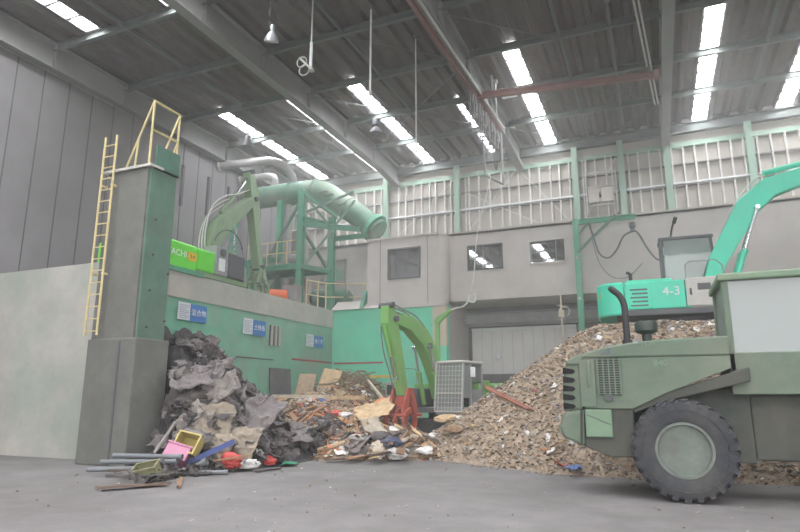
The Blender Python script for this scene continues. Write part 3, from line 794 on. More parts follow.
b = MB(); b.box(1.0 - lb.x, 2.45 - lb.x, 10.8 - lb.y, 12.6 - lb.y, 3.4, 3.52); b.build('cab_roof', M_loader2, cb, bevel=.03)
for (xa, xb, ya, yb) in ((1.15, 2.25, 10.89, 10.9), (1.15, 2.25, 12.5, 12.51), (1.09, 1.1, 10.95, 12.45), (2.3, 2.31, 10.95, 12.45)):
    b = MB(); b.box(xa - lb.x, xb - lb.x, ya - lb.y, yb - lb.y, 2.25, 3.4); b.build('cab_window', M_glass2, cb)
for y in (11.25, 12.15):
    b = MB(); b.prism(beam_profile([(2.5, 1.75, .12), (3.2, 1.75, .2), (4.0, 1.2, .17), (4.6, .5, .12)]), 'y', y - .06, y + .06); b.build('lift_arm', M_loader, bevel=.015, **W)
b = MB(); b.prism([(4.55, .75), (4.6, .15), (4.75, .05), (5.7, .03), (5.7, .08), (4.8, .13), (4.68, .3), (4.66, .95), (4.9, 1.2), (4.85, 1.22)], 'y', 10.4, 12.95)
b.prism([(4.55, .75), (4.6, .15), (4.75, .05), (5.6, .05), (4.9, 1.2), (4.8, 1.2)], 'y', 10.4, 10.43).prism([(4.55, .75), (4.6, .15), (4.75, .05), (5.6, .05), (4.9, 1.2), (4.8, 1.2)], 'y', 12.92, 12.95)
b.build('bucket', M_loader3, **W)
#@@PART3
# ------------------------------------------------------------------ ducts, tower, rails on the raised floor
dm = thing('dust_duct', 'fat green dust duct bending down over the mint wall to the office roof', 'duct', (-14, 23, 8))
DP = smooth_path([(-17.9, 23.0, 10.95), (-16.6, 23, 10.95), (-15.3, 23, 10.95), (-14.2, 23, 10.9), (-13.4, 23, 10.65), (-12.8, 23, 10.2), (-12.0, 23, 9.6), (-10.75, 23, 8.6)], 6)
b = MB(); b.tube(DP, .52, 28); b.build('duct_pipe', M_duct, dm, world=True, smooth=True)
def ring(p, q, r, name, m, parent, t=.06):
    p, q = Vector(p), Vector(q)
    b = MB(); b.lathe([(r * .9, -t / 2), (r * 1.06, -t / 2), (r * 1.06, t / 2), (r * .9, t / 2)], p, q - p, 28, close=True)
    return b.build(name, m, parent, world=True)
for i in (3, 12, 19, 34): ring(DP[i], DP[i + 1], .53, 'flange', M_duct, dm)
ring(DP[-2], DP[-1], .62, 'end_flange', M_green_st, dm, .18)
b = MB()
for k in range(4):
    p = DP[24 + k * 3]; b.bar(p + Vector((-.1, -.56, -.1)), p + Vector((.35, -.56, -.05)), .05)
b.build('bracket', M_dgrey, dm, world=True)
def duct(label, pts, r, m=M_gduct, cap=True, seg=6):
    t = thing('ventilation_pipe', label, 'pipe', pts[0])
    P = smooth_path(pts, seg)
    b = MB(); b.tube(P, r, 18); b.build('pipe_run', m, t, world=True, smooth=True)
    for i in range(3, len(P) - 2, max(6, len(P) // 4)): ring(P[i], P[i + 1], r, 'flange', m, t, .04)
    if cap: ring(P[0], P[1], r * 1.05, 'end_collar', M_lgrey, t, .1)
    return t
duct('grey ventilation pipe, highest one, hung under the roof above the fat green duct', [(-17.95, 20.9, 11.95), (-17.4, 21.15, 12.05), (-16.8, 21.45, 12.15), (-16.2, 21.75, 12.25), (-15.85, 21.95, 12.28), (-15.55, 22.3, 12.2), (-15.35, 22.7, 12.0), (-15.25, 22.95, 11.6), (-15.25, 23.0, 11.3)], .19)
duct('short grey elbow pipe dropping into the top of the fat green duct', [(-17.9, 22.4, 11.75), (-17.4, 22.6, 11.85), (-16.9, 22.8, 11.93), (-16.6, 22.9, 11.95), (-16.4, 22.97, 11.88), (-16.33, 23, 11.7), (-16.33, 23, 11.35)], .18)
duct('grey pipe standing on the raised floor below the fat green duct', [(-15.7, 23.2, 4.2), (-15.7, 23.2, 6.5), (-15.7, 23.2, 9), (-15.7, 23.1, 10.6)], .27)
duct('grey standing pipe nearest the green steel tower', [(-14.7, 23.2, 4.2), (-14.7, 23.2, 7), (-14.7, 23.15, 9), (-14.7, 23.05, 10.5)], .2)
fn = thing('dust_blower', 'grey dust blower housing with a round inlet on the raised floor behind the tower', 'blower', (-16.4, 24.3, UZ))
b = MB(); b.lathe([(.2, -.5), (1.0, -.5), (1.05, -.4), (1.05, .4), (1.0, .5), (.2, .5)], (0, 0, 2.9), (0, 1, 0), 28); b.build('housing', M_gduct, fn, smooth=True)
b = MB(); b.lathe([(.45, .45), (.45, 1.1), (.5, 1.1), (.5, 1.15), (.1, 1.15)], (0, 0, 2.9), (0, -1, 0), 20); b.build('inlet', M_duct, fn, smooth=True)
b = MB(); b.box(-.9, .9, -.45, .45, 0, 1.9); b.build('base_frame', M_green_st, fn, bevel=.03)
b = MB(); b.box(.5, 1.04, -.4, .4, 2.9, 5.2); b.build('outlet', M_gduct, fn)

tw = thing('steel_tower', 'green steel tower with a deck and diagonal braces carrying the fat green duct', 'tower', (-14, 21.6, UZ))
TW = dict(parent=tw, world=True)
for x, y, z1 in ((-13.45, 21.0, 10.2), (-12.75, 22.4, 9.3), (-16.1, 21.0, 7.3), (-15.5, 22.4, 10.4), (-16.9, 20.9, 9.6)):
    b = MB(); b.hbeam((x, y, UZ), (x, y, z1), .26, .26, .03, up=(0, 1, 0)); b.build('column', M_green_st, **TW)
b = MB(); b.box(-16.2, -13.4, 20.9, 22.5, 6.94, 7.0); b.build('deck', M_green_st, **TW)
for p, q in (((-16.2, 20.95, 6.84), (-13.3, 20.95, 6.84)), ((-13.45, 20.95, 6.84), (-12.7, 22.4, 6.84)), ((-16.2, 22.4, 6.84), (-12.7, 22.4, 6.84)), ((-16.9, 20.9, 6.95), (-15.6, 20.9, 6.95)), ((-16.9, 20.9, 6.1), (-15.6, 20.9, 6.1)), ((-16.1, 21, 5.7), (-14.4, 21, 5.7)), ((-13.45, 21.0, 8.7), (-11.0, 21.6, 8.35)), ((-12.75, 22.4, 8.3), (-11.2, 22.4, 8.3)), ((-13.45, 21, 8.95), (-12.75, 22.4, 8.95)),
             ((-13.45, 21.0, 10.15), (-12.5, 22.4, 9.3)), ((-16.1, 21, 7.25), (-14.4, 21, 7.25))):
    b = MB(); b.hbeam(p, q, .14, .2, .02); b.build('beam', M_green_st, **TW)
for p, q in (((-13.35, 21.0, 6.75), (-11.6, 22.3, 9.9)), ((-15.3, 21.0, 6.9), (-13.5, 21.0, 9.8)), ((-13.3, 21.05, 9.9), (-12.2, 21.3, 8.5)), ((-13.5, 21.0, 8.6), (-12.8, 22.4, 6.8)), ((-16.1, 21.0, 4.4), (-14.5, 21.0, 6.5)), ((-13.2, 21, 9.2), (-11.5, 22.0, 10.2))):
    b = MB(); b.bar(p, q, .1, .1); b.build('brace', M_pillar_g, **TW)
b = MB()
for z in (7.5, 8.0): b.tube([(-16.1, 20.95, z), (-13.5, 20.95, z)], .022, 6)
for i in range(6): b.tube([(-16.1 + i * .5, 20.95, 7.0), (-16.1 + i * .5, 20.95, 8.0)], .022, 6)
b.build('handrail', M_yellow, smooth=True, **TW)
b = MB(); b.box(-15.2, -14.7, 21.2, 21.8, 7.0, 7.45); b.build('gear_box', M_gduct, bevel=.03, **TW)
b = MB(); b.lathe([(.25, 0), (.25, .6)], (-14.1, 21.3, 7.25), (1, 0, 0), 16); b.build('pump', M_gduct, bevel=.03, **TW)

tk = thing('duct_drum', 'round-ended green duct drum lying in the corner above the mint back wall', 'duct', (-13.1, 23.1, 5.78))
b = MB(); b.lathe([(.02, -1.05), (.22, -1.02), (.36, -.9), (.42, -.7), (.42, .6), (.36, .85), (.22, .98), (.02, 1.02)], (0, 0, 0), (1, 0, -.06), 28); b.build('drum', M_duct, tk, smooth=True)
for x in (-.6, .5):
    b = MB(); b.box(x - .08, x + .08, -.25, .25, -1.6, -.35); b.build('support', M_green_st, tk)
cbx = thing('control_cabinet', 'grey control cabinet standing on the raised floor beside yellow rails', 'cabinet', (-13.6, 20.75, UZ))
b = MB(); b.box(-.33, .33, -.2, .2, .1, 1.85); b.build('cabinet_body', M_gduct, cbx, bevel=.02)
b = MB(); b.box(-.28, .28, -.22, -.2, .2, 1.75); dd = b.build('cabinet_door', M_grey, cbx, bevel=.01)
b = MB(); b.box(.18, .22, -.25, -.22, .9, 1.05); b.build('handle', M_black, dd)
b = MB(); b.box(-.3, .3, -.18, .18, 0, .1); b.build('plinth', M_dgrey, cbx)
mo = thing('electric_motor', 'orange electric motor behind the parapet, left of the grey control cabinet', 'motor', (-14.05, 20.3, UZ))
b = MB(); b.lathe([(.05, -.42), (.28, -.4), (.3, -.3), (.3, .3), (.26, .4), (.05, .45)], (0, 0, 1.35), (.8, .6, 0), 20); b.build('motor_body', M_orange, mo, smooth=True)
b = MB()
for k in range(5): b.lathe([(.32, -.2 + k * .1), (.32, -.17 + k * .1)], (0, 0, 1.35), (.8, .6, 0), 20)
b.build('cooling_fin', M_orange, mo)
b = MB(); b.box(-.35, .35, -.3, .3, 0, 1.08); b.build('mounting', M_green_st, mo, bevel=.02)
def rail(name, label, pts, h, mids, m, loc):
    t = thing(name, label, 'railing', loc)
    T = dict(parent=t, world=True, smooth=True)
    for p in pts:
        b = MB(); b.tube([p, (p[0], p[1], p[2] + h)], .028, 8); b.build('post', m, **T)
    for i, z in enumerate(mids + [h]):
        b = MB(); b.tube([(p[0], p[1], p[2] + z) for p in pts], .025, 8); b.build('top_rail' if z == h else 'mid_rail', m, **T)
    return t
rail('guard_rail', 'yellow guard rail on the raised floor beside the grey control cabinet', [(-13.1, 21.0, UZ), (-12.9, 21.6, UZ), (-12.75, 22.0, UZ), (-12.2, 22.9, UZ + .1), (-11.4, 23.2, UZ + .1)], 2.1, [1.5], M_yellow, (-13.1, 21, UZ))
rail('guard_rail', 'thin yellow guard rail on the raised floor before the steel tower', [(-15.7, 20.5, UZ), (-15.0, 20.5, UZ), (-14.4, 20.5, UZ)], 1.7, [1.2], M_yellow, (-15.7, 20.5, UZ))

# ladder and railed stand on the pier
lf = thing('railed_stand', 'pale railed stand with a green kick plate on top of the concrete pier', 'platform', (-11.9, 11.1, 7.2))
T = dict(parent=lf, world=True)
b = MB(); b.box(-12.6, -11.25, 10.75, 11.53, 7.2, 7.25); b.box(-11.29, -11.25, 10.75, 11.56, 7.2, 7.82)
b.build('kick_plate', mat('dull_green', (82, 120, 104), .7, var=.15, scale=3), **T)
TR = 8.98
for p in ((-11.33, 10.6), (-11.33, 11.5)):
    b = MB(); b.tube([(p[0], p[1], 7.2), (p[0], p[1], TR)], .03, 8); b.build('post', M_yellow, smooth=True, **T)
for z, nm in ((TR, 'top_rail'), (8.2, 'mid_rail')):
    b = MB(); b.tube([(-11.33, 10.6, z), (-11.33, 11.5, z)], .028, 8); b.build(nm, M_yellow, smooth=True, **T)
for p, q in (((-11.33, 11.5, TR), (-11.33, 10.9, 7.25)), ((-11.33, 11.5, 8.2), (-11.33, 11.2, 7.25)), ((-11.33, 10.6, TR), (-12.1, 10.6, 7.25)), ((-11.75, 10.6, 8.05), (-11.8, 10.6, 7.25))):
    b = MB(); b.tube([p, q], .026, 8); b.build('brace', M_yellow, smooth=True, **T)
ldr = thing('fixed_ladder', 'pale yellow fixed ladder on the near face of the concrete pier', 'ladder', (-12.3, 10.5, 0))
T = dict(parent=ldr, world=True)
for x in (-12.75, -12.35):
    b = MB(); b.tube([(x, 10.45, 3.0), (x, 10.45, 8.15)], .028, 8); b.build('stile', M_yellow, smooth=True, **T)
for i in range(17):
    b = MB(); b.tube([(-12.75, 10.45, 3.1 + i * .3), (-12.35, 10.45, 3.1 + i * .3)], .016, 6); b.build('rung', M_yellow, smooth=True, **T)
for z in (4.5, 6.8):
    b = MB(); b.box(-12.73, -12.69, 10.45, 10.62, z, z + .05); b.box(-12.41, -12.37, 10.45, 10.62, z, z + .05); b.build('wall_bracket', M_yellow, **T)

# ------------------------------------------------------------------ signs on the mint wall
def signs(y0, y1, y2, z0, z1, s, where, tilt=0):
    X = -12.44
    n = thing('notice_board', 'white notice ' + where[0], 'notice', (X, (y0 + y1) / 2, (z0 + z1) / 2))
    hw, hh = (y1 - y0) / 2 - .02, (z1 - z0) / 2
    b = MB(); b.box(-.012, 0, -hw, hw, -hh, hh); b.build('board', M_paper, n)
    b = MB()
    for i in range(8):
        z = hh - .07 - i * .052
        b.box(0, .003, -hw + .05, hw - .05 - (.12 if i % 3 == 2 else 0), z - .01, z + .004)
    b.build('print', M_ink, n)
    g = thing('blue_sign', 'blue sign with white writing ' + where[1], 'sign', (X, (y1 + y2) / 2, (z0 + z1) / 2 - .01))
    hw = (y2 - y1) / 2
    b = MB(); b.box(-.012, 0, -hw, hw, -hh, hh); b.build('plate', M_blue, g, bevel=.004)
    text('lettering', s, .21, M_white, g, frame((.004, 0, 0), (0, 1, 0), (0, 0, 1)))
signs(13.14, 13.67, 14.36, 3.71, 4.21, '混合物', ('on the mint wall above the pile of dark torn sheets', 'reading 混合物, above the pile of dark torn sheets'))
signs(16.12, 16.68, 17.4, 3.57, 4.09, '土砂系', ('on the mint wall, second from the concrete pier', 'reading 土砂系, left of the barred slot in the mint wall'))
signs(20.04, 20.64, 21.35, 3.44, 3.91, '木くず', ('on the mint wall, nearest the corner', 'reading 木くず, nearest the corner of the mint wall'))

# ------------------------------------------------------------------ things hung from the roof
lp = thing('hanging_floodlight', 'grey floodlight hung on two thin wires, near the deep roof beam', 'light', (-9.2, 12.5, 11.4))
b = MB(); b.lathe([(.04, .14), (.09, .12), (.15, .02), (.2, -.08), (.21, -.13), (.02, -.14)], (0, 0, 0), (.25, -.3, .9), 24); b.build('lamp_shade', M_lamp, lp, smooth=True)
b = MB(); b.lathe([(.06, .12), (.06, .32), (.04, .36)], (0, 0, 0), (.1, -.1, 1), 14); b.build('ballast', M_lamp, lp, smooth=True)
for dx in (-.1, .16):
    b = MB(); b.tube([(dx, 0, .3 if dx < 0 else .1), (dx, 0, 1.65)], .008, 5); b.build('wire', M_dhose, lp)
hp = thing('hanging_spray_pipe', 'white hanging pipe with a coiled hose bundle at its lower end', 'pipe', (-8.4, 13.3, 10.9))
b = MB(); b.tube([(0, 0, .55), (.0, 0, 2.2)], .022, 8); b.build('pipe_run', M_lhose, hp, smooth=True)
b = MB(); b.tube([(0, 0, -.15), (0, 0, .6)], .045, 10); b.build('sleeve', M_white, hp, smooth=True)
b = MB(); b.tube(arc((-.3, 0, .05), .16, 0, 350, 18), .016, 6); b.tube(arc((-.24, .05, -.18), .17, 20, 370, 18), .016, 6); b.tube([(-.38, 0, .2), (.08, 0, -.3)], .03, 8); b.build('hose_coil', M_lhose, hp, smooth=True)
b = MB(); b.lathe([(.03, 0), (.1, -.1), (.02, -.12)], (.02, 0, -.2), (0, 0, 1), 12); b.build('nozzle', M_lgrey, hp, smooth=True)
def hang(label, x, y, z0, r=.025):
    t = thing('hanging_pipe', label, 'pipe', (x, y, z0))
    b = MB(); b.tube([(0, 0, 0), (.0, 0, 12.7 - z0)], r, 8); b.build('pipe_run', M_lhose, t, smooth=True)
    b = MB(); b.lathe([(r * 1.5, -.06), (r * 1.5, .12)], (0, 0, 0), (0, 0, 1), 10); b.build('end_fitting', M_lgrey, t)
    b = MB(); b.box(-.06, .06, -.06, .06, 12.6 - z0, 12.72 - z0); b.build('clamp', M_dgrey, t)
hang('long thin white pipe hanging from the roof in front of the second skylight', -6.85, 14.0, 9.9, .028)
hang('thin pale pipe hanging beside the brown-shaded cable rail, over the second skylight end', -6.2, 15.9, 8.85, .022)
hang('short thin pipe hanging right of the deep roof beam, by the third skylight', -4.55, 19.6, 11.3, .02)
hl = thing('pendant_lamp', 'dark pendant lamp seen against the second skylight', 'light', (-9.6, 20.2, 11.95))
b = MB(); b.lathe([(.04, .5), (.14, .44), (.16, .2), (.1, .14), (.22, .0), (.26, -.14), (.02, -.15)], (0, 0, 0), (0, 0, 1), 20); b.build('lamp_shade', M_dgrey, hl, smooth=True)
b = MB(); b.tube([(0, 0, .5), (0, 0, 1.1)], .012, 5); b.build('cord', M_dhose, hl)
ll = thing('pendant_lamp', 'grey pendant lamp under the first skylight, above the vent pipes', 'light', (-15.4, 19.6, 12.1))
b = MB(); b.lathe([(.04, .4), (.12, .34), (.14, .2), (.2, .0), (.24, -.12), (.02, -.13)], (0, 0, 0), (0, 0, 1), 20); b.build('lamp_shade', M_dgrey, ll, smooth=True)
b = MB(); b.tube([(0, 0, .4), (0, 0, .9)], .012, 5); b.build('cord', M_dhose, ll)
bxs = thing('junction_box', 'white junction box on a roof purlin beside the bright skylight', 'box', (-4.3, 20.85, 12.75))
b = MB(); b.box(-.28, .28, -.22, -.05, -.2, .12); b.build('box_body', M_white, bxs, bevel=.02)
b = MB(); b.box(-.24, .24, -.235, -.22, -.16, .08); b.build('lid', M_lgrey, bxs, bevel=.008)

# travelling cable rails
tr = thing('crane_rail', 'grey cable trolley rail with its shaded side coloured brown, running under the deep roof beam', 'rail', (-5.5, 17, 12))
b = MB(); b.hbeam((-5.62, 3, 11.95), (-5.05, 22.2, 11.95), .12, .14, .02); b.build('rail_beam', M_rust_shade, tr, world=True)  # brown colour stands in for the shadow on the grey-beige rail
b = MB(); b.tube([(-5.45, 3, 12.1), (-4.9, 22.2, 12.05)], .045, 8); b.build('conduit', M_lgrey, tr, world=True, smooth=True)
for y in (6.3, 9.3, 12.2, 15.15, 18.05, 21.0):
    b = MB(); x = -5.62 + (y - 3) / 19.2 * .57; b.box(x - .03, x + .03, y - .03, y + .03, 12.0, 12.7); b.build('hanger', M_steel, tr, world=True)
jb = thing('crane_jib', 'rusty red jib beam held below the roof purlins, across the bright skylight', 'beam', (-2.4, 19.6, 12))
b = MB(); b.hbeam((-5.38, 19.1, 12.0), (.74, 20.05, 12.0), .16, .22, .025); b.build('jib_beam', M_rust_shade, jb, world=True)
b = MB(); b.box(.68, .84, 19.95, 20.18, 11.85, 12.15); b.build('end_stop', M_rust_shade, jb, world=True)
for x, y in ((-4.6, 19.25), (.5, 20.0)):
    b = MB(); b.box(x - .03, x + .03, y - .03, y + .03, 12.1, 12.75); b.build('hanger', M_steel, jb, world=True)
vr = thing('crane_rail', 'pair of thin pale rails under the roof at the far end of the rusty jib', 'rail', (.4, 19, 12.2))
for dx in (0, .12):
    b = MB(); b.tube([(.18 + dx - 1.0 * 0, 15.6, 12.32), (.72 + dx, 23.0, 12.32)], .03, 8); b.build('rail_tube', M_lgrey, vr, world=True, smooth=True)
for y in (15.15 + .55, 18.05, 21.0):
    x = .24 + (y - 16.07) / 6.92 * .54; b = MB(); b.box(x - .03, x + .03, y - .03, y + .03, 12.3, 12.75); b.build('hanger', M_steel, vr, world=True)
fl = thing('cable_festoon', 'bundle of grey looped cables and a hanging frame below the trolley rail', 'cable', (-5.4, 20.5, 11.9))
rnd = random.Random(4)
for i in range(16):
    y = 18.2 + i * .26; x = -5.62 + (y - 3) / 19.2 * .57
    dz = 1.0 + .5 * math.sin(i * 1.7) + (.35 if i % 4 == 0 else 0)
    P = [(x, y, 11.88), (x - .06, y + .02, 11.88 - dz * .6), (x, y + .12, 11.88 - dz), (x + .05, y + .22, 11.88 - dz * .6), (x + .02, y + .25, 11.88)]
    b = MB(); b.tube(smooth_path(P, 5), .02, 6); b.build('cable_loop', M_gduct if i % 3 else M_dgrey, fl, world=True, smooth=True)
b = MB()
fr = [(-5.55, 21.4, 11.5), (-5.5, 21.4, 9.85), (-4.88, 21.7, 9.5), (-4.9, 21.7, 11.6)]
for p, q in zip(fr, fr[1:]): b.tube([p, q], .045, 8)
b.tube([(-5.52, 21.4, 10.9), (-4.9, 21.7, 11.0)], .03, 8)
b.build('hanging_frame', M_gduct, fl, world=True, smooth=True)
pc = thing('power_cable', 'thin power cable dropping from the hanging frame to the middle excavator mast', 'cable', (-6, 20.5, 9))
P = [(-5.3, 21.45, 9.75), (-5.6, 20.5, 7.5), (-5.75, 20.4, 6.0), (-5.82, 20.3, 5.2)]
b = MB(); b.tube(smooth_path(P, 6), .02, 6); b.build('upper_run', M_lhose, pc, world=True, smooth=True)
P = [(-5.82, 20.3, 5.2), (-5.7, 20.3, 5.02), (-5.75, 20.25, 4.78), (-5.95, 20.2, 4.85), (-5.9, 20.2, 5.05), (-6.0, 20.2, 4.75), (-6.2, 20.2, 4.62), (-6.35, 20.15, 4.6), (-6.6, 20.1, 4.5)]
b = MB(); b.tube(smooth_path(P, 6), .028, 6); b.build('loop', M_lhose, pc, world=True, smooth=True)
b = MB(); b.box(-5.88, -5.76, 20.24, 20.36, 5.15, 5.4); b.build('clamp', M_lgrey, pc, world=True)

# jib bracket and cable at the far office wall
jp = thing('jib_bracket', 'green post with a cantilever arm and brace standing against the far office wall', 'bracket', (-2.35, 22.45, 0))
T = dict(parent=jp, world=True)
b = MB(); b.hbeam((-2.38, 22.4, 0), (-2.38, 22.4, 8.0), .2, .2, .025, up=(0, 1, 0)); b.build('post', M_green_st, **T)
b = MB(); b.hbeam((-2.4, 22.4, 7.88), (-.3, 22.4, 7.88), .12, .18, .02); b.build('arm', M_green_st, **T)
b = MB(); b.bar((-2.38, 22.3, 6.7), (-.95, 22.3, 7.98), .09, .09); b.bar((-2.38, 22.4, 7.3), (-1.9, 22.4, 7.85), .14, .06); b.build('brace', M_pillar_g, **T)
b = MB(); b.lathe([(.02, .1), (.1, .05), (.12, -.08), (.06, -.18), (.1, -.25), (.02, -.3)], (-.42, 22.4, 7.6), (0, 0, 1), 12); b.build('insulator', M_dgrey, smooth=True, **T)
b = MB(); b.lathe([(.05, 0), (.05, .06)], (-2.38, 22.3, 5.0), (0, -1, 0), 10); b.lathe([(.05, 0), (.05, .06)], (-2.38, 22.3, 6.5), (0, -1, 0), 10); b.build('bolt', M_lgrey, **T)
pc = thing('power_cable', 'grey power cable looping in two sags from the green jib arm to the mint excavator', 'cable', (-1, 22.2, 7))
P = [(-1.9, 22.3, 7.75), (-1.75, 22.3, 7.2), (-1.6, 22.3, 6.6), (-1.3, 22.3, 6.42), (-1.0, 22.3, 6.7), (-.75, 22.3, 7.15), (-.45, 22.3, 7.3), (-.25, 22.2, 7.2), (.05, 22.0, 6.5), (.35, 21.6, 6.05), (.65, 21.2, 6.3), (.8, 20.8, 6.9), (.88, 20.5, 7.05)]
b = MB(); b.tube(smooth_path(P, 7), .032, 7); b.build('cable_run', M_dhose, pc, world=True, smooth=True)
b = MB(); b.tube([(.86, 20.5, 6.98), (.92, 20.4, 7.15)], .06, 8); b.build('plug', M_black, pc, world=True)
pc = thing('power_cable', 'slack darker cable hanging in one deep sag below the green jib arm', 'cable', (-1.9, 22.5, 7))
P = [(-1.85, 22.5, 7.8), (-1.8, 22.55, 7.0), (-1.6, 22.6, 6.2), (-1.2, 22.65, 5.75), (-.7, 22.7, 5.75), (-.2, 22.72, 6.2)]
b = MB(); b.tube(smooth_path(P, 7), .02, 6); b.build('cable_run', M_hose, pc, world=True, smooth=True)
pl = thing('wall_panel_frame', 'pale frame with two panels fixed on the upper back wall above the jib arm', 'panel', (-2.0, 26.6, 10))
b = MB()
for z in (9.7, 10.55, 11.2): b.box(-2.3, -1.0, 26.55, 26.6, z, z + .06)
for x in (-2.3, -1.05): b.box(x, x + .06, 26.55, 26.8, 9.3, 11.2)
b.build('frame', M_lgrey, pl, world=True)
for x0, x1 in ((-2.2, -1.75), (-1.65, -1.15)):
    b = MB(); b.box(x0, x1, 26.5, 26.55, 9.85, 10.5); b.build('panel', M_siding, pl, world=True)
wp = thing('valve_post', 'pale thin post with a valve standing behind the rubble heap, left of the green post', 'post', (-2.95, 21.5, 0))
b = MB(); b.tube([(0, 0, 0), (0, 0, 5.05)], .03, 8); b.build('post', M_beige, wp, smooth=True)
b = MB(); b.box(-.09, .09, -.09, .09, 4.25, 4.5); b.tube([(-.15, 0, 4.7), (.12, 0, 4.6)], .025, 6); b.build('valve', M_beige, wp, bevel=.01)
b = MB(); b.tube(arc((.1, 0, 4.45), .18, -60, 160, 10), .018, 6); b.build('hose_loop', M_lhose, wp, smooth=True)
#@@PART4
# ------------------------------------------------------------------ the three heaps
def lerp_tab(t, x):
    if x <= t[0][0]: return t[0][1]
    for (a, p), (b_, q) in zip(t, t[1:]):
        if x <= b_: return p + (q - p) * (x - a) / (b_ - a)
    return t[-1][1]
def sstep(a, b_, x):
    t = min(1, max(0, (x - a) / (b_ - a))); return t * t * (3 - 2 * t)
FOOT = [(-6.8, 15.6), (-5.3, 14.9), (-4, 14.1), (-2, 13.15), (-.7, 13.1), (1, 13.1), (4, 13.2), (8, 13.6), (9, 14)]
TOP = [(-6.9, 0), (-6.3, .35), (-5.4, .95), (-4.1, 1.8), (-2.95, 2.58), (-1.85, 3.3), (-1.35, 3.5), (.2, 3.52), (3, 3.4), (6, 3.0), (8.5, 1.5), (9, 0)]
def hR(x, y):
    f, t = lerp_tab(FOOT, x), lerp_tab(TOP, x)
    z = min((y - f) * 1.02, t)
    if (y - f) * 1.02 > t - .5: z = t - .5 + .5 * (1 - math.exp(-((y - f) * 1.02 - t + .5) / .5)) if t > .5 else min(z, t)
    crest = f + t / 1.02 + .9
    if y > crest:
        back = t - (y - crest) * .55
        if x > -2.0: back = max(back, min(2.7, t)) if y < 20.6 else min(max(back, 0), 2.7 - (y - 20.6) * 1.1)
        z = min(z, back)
    return max(z, 0)
CM = [(-12.6, 14, 1.0), (-10.4, 14, .5), (-9.6, 13.7, .15), (-8.5, 13.4, .02), (-7.4, 13.6, .02), (-6.1, 14.3, .03), (-5.2, 14.6, .05), (-10.6, 14.8, .8), (-9, 14.6, .45), (-8, 14.5, .4), (-7, 15, .4), (-6.2, 15, .35), (-5.6, 15.3, .35),
      (-11.6, 16, 1.3), (-10.1, 16, 1.05), (-9, 16, .9), (-7.9, 16, .85), (-6.8, 16, .65), (-5.8, 16.3, .45), (-12.4, 18, 1.5), (-11.3, 18, 1.45), (-10.2, 18, 1.3), (-8.9, 18, 1.05), (-7.9, 18, .6), (-6.5, 18, .1), (-5, 18, .1),
      (-12.4, 20, 1.5), (-11.3, 20, 1.85), (-10.7, 20, 2.1), (-9.9, 20, 1.9), (-9, 20, 1.3), (-8.2, 20, .6), (-12.3, 22, 1.6), (-11.5, 21.7, 2.2), (-10.6, 21.7, 2.15), (-9.7, 21.7, 1.5), (-9, 21.7, .7), (-7.5, 21, .05), (-5, 21, .0), (-6, 22, 0), (-4.6, 15, .0)]
def idw(C, x, y, p=3.2):
    s = w = 0
    for a, c, h_ in C:
        d = (a - x) ** 2 + (c - y) ** 2 + .02
        k = d ** (-p / 2); s += k * h_; w += k
    return s / w
def hM(x, y):
    f = 13.35 if x < -7.6 else 13.35 + (x + 7.6) * .55
    e = sstep(f - .1, f + .9, y) * sstep(-4.4, -5.6, x)
    return idw(CM, x, y) * e
CL = [(-12.4, 12.3, 3.5), (-12.4, 13.4, 3.4), (-12.4, 14.2, 3.0), (-12.4, 15, 2.4), (-12.4, 15.9, 1.7), (-12.4, 17, .9), (-11.5, 12.2, 2.9), (-11.4, 13.2, 2.9), (-11.2, 14, 2.1), (-11.2, 15, 1.4), (-10.7, 11.9, 2.1), (-10.4, 12.6, 1.9), (-10.2, 13.4, 1.5), (-10.2, 14.3, .9),
      (-10.3, 11.5, 1.5), (-9.7, 11.4, 1.05), (-9.4, 12.2, 1.0), (-9.2, 13.0, .7), (-8.9, 11.3, .35), (-8.6, 12.0, .35), (-8.5, 12.7, .15), (-9.3, 10.8, .3), (-10.2, 10.9, .5), (-8.4, 11.3, 0), (-8.2, 12.4, 0), (-9, 13.9, .2), (-9.6, 15, .3), (-10.5, 16.5, .3), (-11.2, 11.6, 1.5)]
def hL(x, y):
    f = lerp_tab([(-12.6, 11.75), (-11.25, 11.72), (-11.1, 11.15), (-10.2, 10.75), (-9.2, 10.55), (-8.5, 11.0), (-8.1, 12.0)], x)
    return idw(CL, x, y) * sstep(f, f + .45, y) * sstep(-8.0, -8.5, x) * sstep(17.5, 15.5, y)
def nrm(h_, x, y, e=.12):
    return Vector((-(h_(x + e, y) - h_(x - e, y)) / (2 * e), -(h_(x, y + e) - h_(x, y - e)) / (2 * e), 1)).normalized()
def mound(name, h_, x0, x1, y0, y1, d, m, amp, label, cat):
    nx, ny = int((x1 - x0) / d), int((y1 - y0) / d)
    vs, zs = [], []
    for j in range(ny + 1):
        for i in range(nx + 1):
            x, y = x0 + (x1 - x0) * i / nx, y0 + (y1 - y0) * j / ny
            z = h_(x, y); zs.append(z)
            if z > .02:
                k = min(1, z / .3)
                n_ = noise.noise((x * 2.2, y * 2.2, 3)) * .6 + noise.noise((x * 6, y * 6, 7)) * .3 + noise.noise((x * 15, y * 15, 1)) * .2
                z += n_ * amp * k
            vs.append((x, y, max(z, 0) - .03))
    fs = []
    W_ = nx + 1
    for j in range(ny):
        for i in range(nx):
            q = (j * W_ + i, j * W_ + i + 1, (j + 1) * W_ + i + 1, (j + 1) * W_ + i)
            if max(zs[k] for k in q) > .015: fs.append(q)
    b = MB(); b.add(vs, fs)
    o = b.build(name, m, smooth=True, ang=60)
    return tag(o, label, cat, kind='stuff')
M_earth = mat('rubble_earth', (176, 158, 138), .95, var=.35, scale=9, dirt=(120, 106, 92), dirt_amt=.6, bump=.5, bscale=40)
